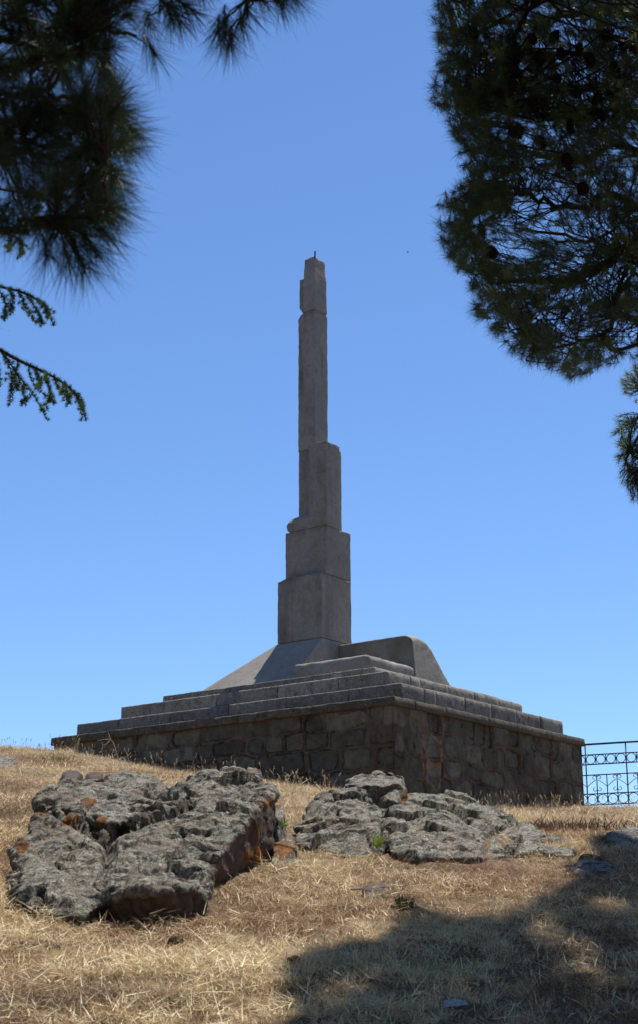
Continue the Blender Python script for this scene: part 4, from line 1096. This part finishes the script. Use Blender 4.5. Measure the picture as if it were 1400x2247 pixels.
for q in ([6.8, 9.0, 5.2], [5.8, 6.4, 4.8], [5.8, 12.0, 5.0], [2.2, 8.4, 7.6], [4.8, 11.5, 5.2], [4.6, 8.0, 5.4], [3.2, 9.0, 8.8], [4.5, 10.6, 8.0]):
    P = wander([3.25, 9.65, 5.0 if q[2] > 5.3 else 4.0], q, 6, .05); V, F = tube(P, np.linspace(.05, .012, len(P)), 7); put('limb', V, F, M_bark, pineR, smooth=True); limbs.append(P)
def densR(x, y):
    e = 1.0
    d = math.exp(-(((x - 1180) / 130) ** 2 + ((y - 500) / 75) ** 2)) * 0.8
    d += math.exp(-(((x - 1330) / 90) ** 2 + ((y - 650) / 70) ** 2)) * 0.6
    d += math.exp(-(((x - 1180) / 70) ** 2 + ((y - 60) / 60) ** 2)) * 0.5
    nz = float(vn(np.array([[x / 55., y / 55., 3.3]]), 5)[0])
    return max(0.05, min(1, e - d + 0.75 * nz))
shade_poly = [(635, 2090), (615, 2180), (690, 2260), (1500, 2300), (1500, 1842), (1400, 1845), (1350, 1832), (1305, 1835), (1292, 1865), (1310, 1908), (1250, 1940), (1180, 1965), (1120, 2018), (1080, 2035), (1040, 2012),
              (985, 2035), (960, 2005), (915, 1985), (885, 1975), (865, 2030), (845, 2055), (790, 2065), (750, 2055), (700, 2062)]
flecks = [(940, 2172, 26), (1150, 2148, 30), (1262, 2105, 38), (1190, 2052, 24), (1060, 2110, 20), (790, 2150, 22), (1350, 2010, 26), (1330, 2170, 34), (880, 2100, 20), (720, 2190, 28), (1010, 2165, 18), (1240, 2195, 26), (1385, 1935, 20), (1295, 1985, 22), (840, 2215, 24)]
SD = np.array(sd)
def shade_of(P):
    """where each point's shadow lands on the slope, in photo pixels"""
    t = (P[:, 2] - gh(P[:, 0], P[:, 1], False)) / SD[2]
    for _ in range(5):
        Q = P - SD * t[:, None]; t = t + (Q[:, 2] - gh(Q[:, 0], Q[:, 1], False)) / SD[2]
    Q = P - SD * t[:, None]; return project(Q)[:2]
def shade_ok(P):
    x, y = shade_of(P)
    out = (x < -60) | (x > 1440) | (y > 2290)
    q = np.column_stack([x / 60, y / 35, 0 * x]); x2 = x + 30 * fbm(q, 3, 301); y2 = y + 22 * fbm(q + 40, 3, 302)
    fleck = np.zeros(len(x), bool)
    for fx, fy, fr in flecks: fleck |= ((x - fx) / (fr * 1.9)) ** 2 + ((y - fy) / (fr * 1.25)) ** 2 < 1
    return out | (in_poly(x2, y2, shade_poly) & ~fleck)
def crown_tips(poly, n, ylo, yhi, dens=None):
    got = []; m = 0
    while m < n:
        P = sample_poly(poly, 400, ylo, yhi, dens); P = P[shade_ok(P)]; got.append(P); m += len(P)
    return np.vstack(got)[:n]
base_ = crown_tips(right_poly, 2150, lambda x, y: 6.9, lambda x, y: 9.4 + 1.0 * min(1, max(0, (x - 980) / 250)), densR)
left_ = np.array(sample_poly([(966, 0), (952, 180), (985, 275), (1020, 375), (975, 445), (965, 520), (1005, 598), (1042, 690), (1120, 690), (1120, -40), (966, -40)], 380, 6.8, 7.6, densR))
tipsR = np.vstack([base_, left_])
# off-picture part of the crown, which throws the shade
c0 = np.array([4.0, 9.0, 6.0]); rad = np.array([4.4, 5.6, 3.6]); off = []
while len(off) < 10000:
    q = c0 + (rng.random((4000, 3)) * 2 - 1) * rad
    q = q[(((q - c0) / rad) ** 2).sum(1) < 1]
    q = q[(q[:, 2] > 2.6)]
    x, y, dd_ = project(q)
    q = q[~((x > -60) & (x < 1430) & (y > -40) & (y < 2300) & (dd_ > 0))]
    q = q[shade_ok(q)]
    off += list(q)
# boughs over the shaded slope: follow the sun's ray up from the shade
G = np.column_stack([rng.uniform(-.5, 4.5, 40000), rng.uniform(6, 14.5, 40000)]); gz = gh(G[:, 0], G[:, 1])
gx_, gy_, _ = project(np.column_stack([G, gz])); kk = shade_ok(np.column_stack([G, gz + 1e-3])) & in_poly(gx_, gy_, shade_poly) & (gx_ < 1450)
G, gz = G[kk], gz[kk]; hh = rng.uniform(3.0, 9.0, len(G)); Q = np.column_stack([G, gz]) + SD * (hh / SD[2])[:, None]
qx, qy, qd = project(Q); inside = (qx > -60) & (qx < 1430) & (qy > -40) & (qy < 2300)
incrown = inside & in_poly(qx, qy, right_poly) & (Q[:, 1] > 6.6)
print('cast', (~inside).sum(), incrown.sum())
tipsR = np.vstack([tipsR, Q[incrown][:450]])
off = np.vstack([np.array(off)[:8000], Q[~inside][:3500]])
greens = np.array([[0.12, 0.165, 0.062], [0.10, 0.14, 0.058], [0.165, 0.21, 0.072], [0.11, 0.15, 0.075]])
def gcol(n): return greens[rng.integers(0, 4, n)] * rng.uniform(.8, 1.25, (n, 1))
V, F, D = build_branching(tipsR, 520, limbs, 0.2, 0.0045, 0.0014, 0.05, 5, np.array([3.3, 9.7, 4.5]), clear_view)
put('branches', V, F, M_bark, pineR, smooth=True)['kind'] = 'stuff'
D += np.array([-.10, 0, -.02]) + 0.45 * rng.normal(size=D.shape); D /= np.linalg.norm(D, axis=1)[:, None]
V2, F2, D2 = build_branching(off, 240, limbs, 0.3, 0.014, 0.005, 0.08, 4, None, clear_view)
put('branches', V2, F2, M_bark, pineR, smooth=True)['kind'] = 'stuff'
lowT = np.vstack([sample_poly(low_poly, 110, 12.0, 12.8), sample_poly(low_poly2, 360, 11.9, 12.8)])
V3, F3, D3 = build_branching(lowT, 14, [low_limb], 0.3, 0.009, 0.0035, 0.07)
put('branches', V3, F3, M_bark, pineR, smooth=True)['kind'] = 'stuff'
emit('needles', [needles(tipsR, D, np.full(len(tipsR), 0.085), 80, 0.078, 0.0021, 0.95, gcol(len(tipsR))),
                 needles(off, D2, np.full(len(off), 0.20), 28, 0.125, 0.012, 1.1, gcol(len(off))),
                 needles(lowT, D3, np.full(len(lowT), 0.11), 62, 0.075, 0.0022, 0.85, gcol(len(lowT)))],
     M_needle, None, None, 'stuff', pineR)

# cones
def cone_mesh():
    mb = MB(); n = 70; ga = math.pi * (3 - math.sqrt(5))
    t = np.linspace(0, 1, 12); prof_ = 0.030 * np.sin(np.pi * (0.08 + 0.9 * t)) ** .8
    V, F = tube(np.column_stack([0 * t, 0 * t, -t * 0.095]), prof_, 9); mb.add(V, F)
    for k in range(n):
        s_ = (k + .5) / n; z = -s_ * 0.095; r_ = 0.030 * math.sin(math.pi * (0.08 + 0.9 * s_)) ** .8; a = k * ga
        o = np.array([math.cos(a), math.sin(a), 0]); q = np.array([-math.sin(a), math.cos(a), 0]); w = 0.0085
        b = o * r_ * .8 + [0, 0, z]; tip = o * (r_ + .011) + np.array([0, 0, z - 0.006])
        P = np.array([b - q * w * .7, b + q * w * .7, tip + q * w, tip + o * .002 + np.array([0, 0, .002]), tip - q * w, tip - np.array([0, 0, .005]) + o * -.002])
        mb.add(P, [np.array([[0, 1, 3], [1, 2, 3], [0, 3, 4], [4, 3, 5], [3, 2, 5], [0, 4, 5], [0, 5, 1], [1, 5, 2]])])
    V, F, _ = mb.out()
    me = mesh_np('pine_cone', V, F, smooth=False); me.materials.append(M_cone); return me
cm = cone_mesh()
cz = [(265, 150), (280, 175), (330, 260), (395, 290), (445, 215), (515, 180), (485, 255), (555, 245), (580, 270), (635, 165), (645, 245), (730, 215), (760, 265), (820, 180), (250, 360), (290, 385), (380, 420), (360, 405),
      (440, 380), (400, 455), (460, 470), (510, 450), (580, 450), (620, 360), (690, 410), (820, 430), (850, 425), (685, 545), (745, 530), (800, 500), (890, 500), (925, 200), (460, 560), (430, 575), (540, 620), (660, 690),
      (335, 1095), (300, 1150), (300, 990), (735, 830), (900, 410), (870, 300)]
stems = MB()
LPall = np.vstack(limbs)
for k, (a, b) in enumerate(cz):
    Y = random.uniform(6.75, 7.4)
    p = at(900 + a * .512, b * .512 - 18, Y)
    o = bpy.data.objects.new('pine_cone', cm); col.objects.link(o); o.parent = pineR
    o.location = Vector(p - np.array(pineR['o0']))
    o.rotation_euler = (random.uniform(-.7, .7), random.uniform(-.7, .7), random.uniform(0, 6))
    s_ = random.uniform(.6, .85); o.scale = (s_ * .92, s_ * .92, s_ * 1.15)
    j = ((LPall - p) ** 2).sum(1).argmin()
    P = wander(LPall[j], p, 4, .05); V, F = tube(P, np.linspace(.009, .0045, len(P)), 5); stems.add(V, F)
V, F, _ = stems.out(); put('cone_stems', V, F, M_bark, pineR, smooth=True)

# ---- left pine, close to the lens
pineL = root('pine_tree', (-2.9, 1.7, float(gh([-2.9], [1.7])[0])), label='near blurred pine, dark long-needled boughs hanging into the upper left', cat='pine tree')
zl = gh([-2.9], [1.7])[0]
tr = smooth_path(np.array([[-2.9, 1.7, zl - .1], [-2.85, 1.72, 0.3], [-2.9, 1.7, 2.0], [-2.5, 2.1, 5.5], [-1.8, 3.0, 9.0]]), 18)
V, F = tube(tr, np.linspace(.14, .05, 18), 12); put('trunk', V, F, M_bark, pineL, smooth=True)
limL = []
for s_, pl_, r0 in [([-2.9, 1.72, 1.25], [(-60, 300, 3.2), (60, 330, 3.3), (150, 370, 3.35), (215, 430, 3.4)], .014),
                    ([-2.9, 1.72, 0.95], [(-60, 500, 3.1), (40, 480, 3.15), (130, 490, 3.2), (215, 470, 3.2), (235, 450, 3.2)], .012),
                    ([-2.9, 1.72, 1.7], [(-60, 60, 3.4), (60, 90, 3.5), (190, 60, 3.6), (300, 80, 3.6)], .013),
                    ([-2.88, 1.74, 2.2], [(-60, -80, 3.5), (150, -60, 3.7), (330, -40, 3.8), (500, -20, 3.9), (620, -60, 3.95)], .012),
                    ([-2.9, 1.72, 1.5], [(-60, 180, 3.3), (70, 200, 3.35), (180, 230, 3.4), (270, 280, 3.4)], .012)]:
    e0 = at(*pl_[0]); m0 = (np.array(s_) * .45 + e0 * .55) + np.array([random.uniform(-.15, .15), random.uniform(-.2, .2), random.uniform(.05, .3)])
    P = smooth_path(np.vstack([[s_], [m0], [at(*p) for p in pl_]]), 26); P[1:-1] += rng.normal(size=(24, 3)) * .006
    V, F = tube(P, np.linspace(r0, r0 * .35, 26), 7); put('limb', V, F, M_twig, pineL, smooth=True); limL.append(P)
polyL = [(-120, -120), (300, -120), (310, 30), (285, 60), (262, 120), (270, 190), (290, 240), (295, 290), (285, 340), (275, 400), (262, 445), (235, 490), (190, 530), (130, 540), (60, 505), (20, 480), (-120, 480)]
tL = sample_poly(polyL, 300, 3.05, 3.75)
extra = [(492, 85, 3.9), (505, 100, 3.92), (478, 75, 3.9), (530, 60, 3.9), (490, 50, 3.9), (545, 35, 3.9), (395, 50, 3.8), (405, 10, 3.8), (430, 30, 3.8), (620, 10, 3.95), (650, -5, 3.95), (375, 45, 3.8), (340, 120, 3.6), (450, -20, 3.85), (580, 0, 3.95), (620, -15, 3.95), (600, -25, 3.95), (560, -20, 3.95), (640, -40, 3.95), (385, -10, 3.8), (420, -30, 3.8), (355, 20, 3.75), (330, 60, 3.7), (440, -50, 3.85),
         (285, 300, 3.4), (300, 285, 3.4), (165, 540, 3.2), (190, 520, 3.2), (120, 530, 3.15), (215, 480, 3.2), (235, 465, 3.2), (10, 500, 3.1), (40, 500, 3.1), (365, -40, 3.8), (240, 520, 3.2), (-10, 470, 3.1), (185, 585, 3.2), (150, 575, 3.2), (215, 560, 3.2), (105, 565, 3.15)]
side = np.vstack([P[3:16] for P in limL]); side = np.repeat(side, 9, 0) + rng.normal(size=(len(side) * 9, 3)) * 0.17
sx, sy, sdp = project(side); side = side[(sx < -60) & (sx > -2600)]
tL = np.vstack([side, tL, [at(*p) for p in extra]])
# unseen crown above and behind the photographer, added to block skylight
oc = np.array([-1.6, 0.6, 3.9]); orad = np.array([5.0, 4.4, 2.3]); q = oc + (rng.random((45000, 3)) * 2 - 1) * orad
q = q[((((q - oc) / orad) ** 2).sum(1) < 1)]
x, y, dd_ = project(q); q = q[~((dd_ > 0.05) & (x > -500) & (x < 1900) & (y > -500) & (y < 2700))]
x, y = shade_of(q); q = q[~((x > -200) & (x < 1600) & (y < 2500) & (y > 1500))]
q = q[np.linalg.norm(q, axis=1) > 1.2]
overL = q[:6000]
q = np.array([-0.6, 4.6, 8.2]) + (rng.random((60000, 3)) * 2 - 1) * np.array([5.0, 6.0, 3.2])  # high canopy out of view, added to block skylight over the shaded slope
q = q[((((q - np.array([-0.6, 4.6, 8.2])) / np.array([5.0, 6.0, 3.2])) ** 2).sum(1) < 1)]
x, y, dd_ = project(q); q = q[~((dd_ > 0.05) & (x > -200) & (x < 1600) & (y > -140) & (y < 2500))]
x, y = shade_of(q); q = q[((x < -60) | (x > 1460) | (y > 2330) | (y < 1000)) & (q[:, 2] > 1.5)]
overL = np.vstack([overL[:4500], q[:10000]])
limO = []
for e in ([1.2, 0.2, 3.0], [-1.5, -1.8, 3.4], [-4.2, 0.4, 3.3], [-0.4, -0.8, 4.0], [-3.2, 2.6, 3.6], [0.4, 1.0, 3.8], [0.8, 3.0, 7.6], [-2.4, 6.6, 8.6], [1.8, 5.6, 8.8], [-3.6, 3.6, 7.4], [-0.8, 4.4, 10.4], [0.2, 7.2, 8.8], [-1.2, 0.8, 7.6]):
    P = wander([-2.9, 1.7, 2.4] if e[2] < 5 else [-2.45, 2.15, 5.6], e, 6, .05); V, F = tube(P, np.linspace(.04, .01, len(P)), 7); put('limb', V, F, M_bark, pineL, smooth=True); limO.append(P)
V, F, D4 = build_branching(overL, 220, limO, 0.3, 0.012, 0.004, 0.08, 4, None, lambda P: not ((lambda x, y, d: (d > .05) & (x > -60) & (x < 1460) & (y > -60) & (y < 2300))(*project(P))).any())
put('branches', V, F, M_twig, pineL, smooth=True)['kind'] = 'stuff'
V, F, D = build_branching(tL, 46, limL, 0.3, 0.0055, 0.0028, 0.06, 6)
put('branches', V, F, M_twig, pineL, smooth=True)['kind'] = 'stuff'
dn = np.array([0.12, 0, -0.28]); D += dn; D[-40:] += np.array([.15, 0, -.9]); D /= np.linalg.norm(D, axis=1)[:, None]
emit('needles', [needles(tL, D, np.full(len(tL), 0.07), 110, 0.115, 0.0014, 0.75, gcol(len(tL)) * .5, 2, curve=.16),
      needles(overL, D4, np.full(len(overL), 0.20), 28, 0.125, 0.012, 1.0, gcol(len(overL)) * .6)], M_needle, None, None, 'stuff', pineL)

# ---- cedar sprays at the left edge
cedar = root('cedar_tree', (-4.2, 8.4, float(gh([-4.2], [8.4])[0])), label='cedar with short-needled drooping sprays at the left edge', cat='cedar tree')
zc = gh([-4.2], [8.4])[0]
tr = smooth_path(np.array([[-4.2, 8.4, zc - .1], [-4.2, 8.4, 1.6], [-4.15, 8.4, 4.5], [-4.2, 8.4, 8.0]]), 14)
V, F = tube(tr, np.linspace(.2, .06, 14), 12); put('trunk', V, F, M_bark, cedar, smooth=True)
CB = [([-4.2, 8.4, 3.5], [(-80, 590, 8.0), (0, 628, 8.0), (45, 640, 8.0), (85, 660, 8.0), (105, 682, 8.0), (118, 716, 8.0)], .007),
      ([-4.2, 8.4, 3.2], [(-80, 715, 8.0), (0, 768, 8.0), (50, 795, 8.0), (100, 818, 8.0), (145, 845, 8.0), (175, 880, 8.0), (190, 925, 8.0)], .008),
      ([-4.2, 8.4, 4.0], [(-80, 395, 8.4), (0, 415, 8.4), (60, 425, 8.4), (105, 440, 8.4), (125, 462, 8.4)], .006),
      ([-4.2, 8.4, 3.8], [(-80, 500, 8.3), (0, 512, 8.3), (35, 520, 8.3), (60, 545, 8.3)], .006)]
SUB = [[(0, 640), (12, 670), (8, 705)], [(42, 642), (55, 668), (72, 702)], [(60, 650), (80, 680), (92, 712)], [(85, 662), (100, 675), (108, 700)], [(20, 634), (28, 660), (22, 690)],
       [(10, 778), (40, 825), (75, 870), (105, 925)], [(5, 775), (25, 820), (22, 890)], [(40, 792), (32, 830), (38, 858)], [(62, 802), (70, 835), (112, 885)], [(100, 820), (105, 845), (118, 888)], [(120, 832), (130, 855), (145, 862)],
       [(140, 845), (150, 865), (150, 885)], [(55, 845), (50, 865), (58, 880)], [(160, 862), (175, 875), (182, 900)], [(-20, 760), (-5, 800), (2, 850)], [(75, 808), (88, 830), (84, 852)],
       [(105, 442), (108, 458), (100, 478)], [(20, 515), (22, 535), (18, 552)], [(40, 525), (50, 545), (48, 560)], [(80, 430), (85, 450), (78, 470)]]
cc_ = np.array([-5.0, 8.6, 5.6]); crad = np.array([3.2, 5.0, 5.0])  # dense unseen cedar crown, added to block skylight from the left
q = cc_ + (rng.random((40000, 3)) * 2 - 1) * crad; rr_ = (((q - cc_) / crad) ** 2).sum(1)
q = q[(rr_ < 1) & (q[:, 2] > 1.2)]
x, y, dd_ = project(q); q = q[~((dd_ > 0.05) & (x > -70) & (x < 1430) & (y > -60) & (y < 2300))]
x, y = shade_of(q); q = q[~((x > -40) & (x < 1440) & (y > 1600) & (y < 2290))]
cedT = q[:7500]
limC = []
for e in ([-7.4, 8.4, 3.6], [-3.4, 6.2, 4.2], [-5.4, 12.2, 5.2], [-3.2, 9.6, 7.2], [-6.4, 5.6, 5.6], [-5.6, 8.0, 9.4], [-3.4, 7.8, 8.8], [-6.8, 10.6, 7.4]):
    P = wander([-4.2, 8.4, e[2] - .6], e, 6, .05); V, F = tube(P, np.linspace(.06, .012, len(P)), 7); put('limb', V, F, M_bark, cedar, smooth=True); limC.append(P)
V, F, D5 = build_branching(cedT, 200, limC, 0.3, 0.014, 0.005, 0.08, 4, None, clear_view)
put('branches', V, F, M_bark, cedar, smooth=True)['kind'] = 'stuff'
tp, td = [], []
mbs = MB()
def along(P, step):
    seg = np.linalg.norm(np.diff(P, axis=0), axis=1); c = np.concatenate([[0], np.cumsum(seg)]); s_ = np.arange(0, c[-1], step)
    Q = np.column_stack([np.interp(s_, c, P[:, i]) for i in range(3)])
    if len(Q) < 3: Q = np.linspace(P[0], P[-1], 3)
    T = np.gradient(Q, axis=0); T /= np.linalg.norm(T, axis=1)[:, None] + 1e-9
    return Q, T
for s_, pl_, r0 in CB:
    x0_, y0_, Y0_ = pl_[0]; P = smooth_path(np.vstack([[at(x0_ - 700, y0_ - 150, 8.3)], [at(x0_ - 400, y0_ - 105, 8.2)], [at(x0_ - 170, y0_ - 50, Y0_)], [at(*p) for p in pl_]]), 44)
    V, F = tube(P, np.linspace(r0 * 2, r0 * .3, 44), 6); put('branch', V, F, M_bark, cedar, smooth=True)
    Q, T = along(P[14:], 0.0075); tp.append(Q); td.append(T)
for i, sp in enumerate(SUB):
    Y = 8.0 if i < 16 else 8.4
    P = smooth_path(np.array([at(a, b, Y + (random.uniform(-.25, .25) if k else 0)) for k, (a, b) in enumerate(sp)]), 14)
    V, F = tube(P, np.linspace(.0032, .0014, 14), 5, False); mbs.add(V, F)
    Q, T = along(P, 0.010); tp.append(Q); td.append(T)
    for _ in range(4):
        j = random.randint(3, 12); q = P[j]; e = q + rng.normal(size=3) * .03 + np.array([0, 0, -.02])
        P2 = wander(q, e, 4, .05); V, F = tube(P2, .0014, 4, False); mbs.add(V, F); Q, T = along(P2, .010); tp.append(Q); td.append(T)
V, F, _ = mbs.out(); put('twigs', V, F, M_bark, cedar, smooth=True)['kind'] = 'stuff'
tp = np.vstack(tp); td = np.vstack(td); nn_ = len(tp)
off_ = rng.normal(size=(nn_, 3)); off_ /= np.linalg.norm(off_, axis=1)[:, None]; off_[:, 2] = np.abs(off_[:, 2]) * .7 + off_[:, 2] * .3
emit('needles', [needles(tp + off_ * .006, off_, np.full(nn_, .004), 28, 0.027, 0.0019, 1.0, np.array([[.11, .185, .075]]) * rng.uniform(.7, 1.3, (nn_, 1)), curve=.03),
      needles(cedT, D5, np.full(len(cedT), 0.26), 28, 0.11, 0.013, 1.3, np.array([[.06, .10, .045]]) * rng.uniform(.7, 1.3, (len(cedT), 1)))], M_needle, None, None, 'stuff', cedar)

for o in scene.objects:
    if 'o0' in o: del o['o0']
print('objects', len(scene.objects), 'verts', sum(len(o.data.vertices) for o in scene.objects if o.type == 'MESH'))
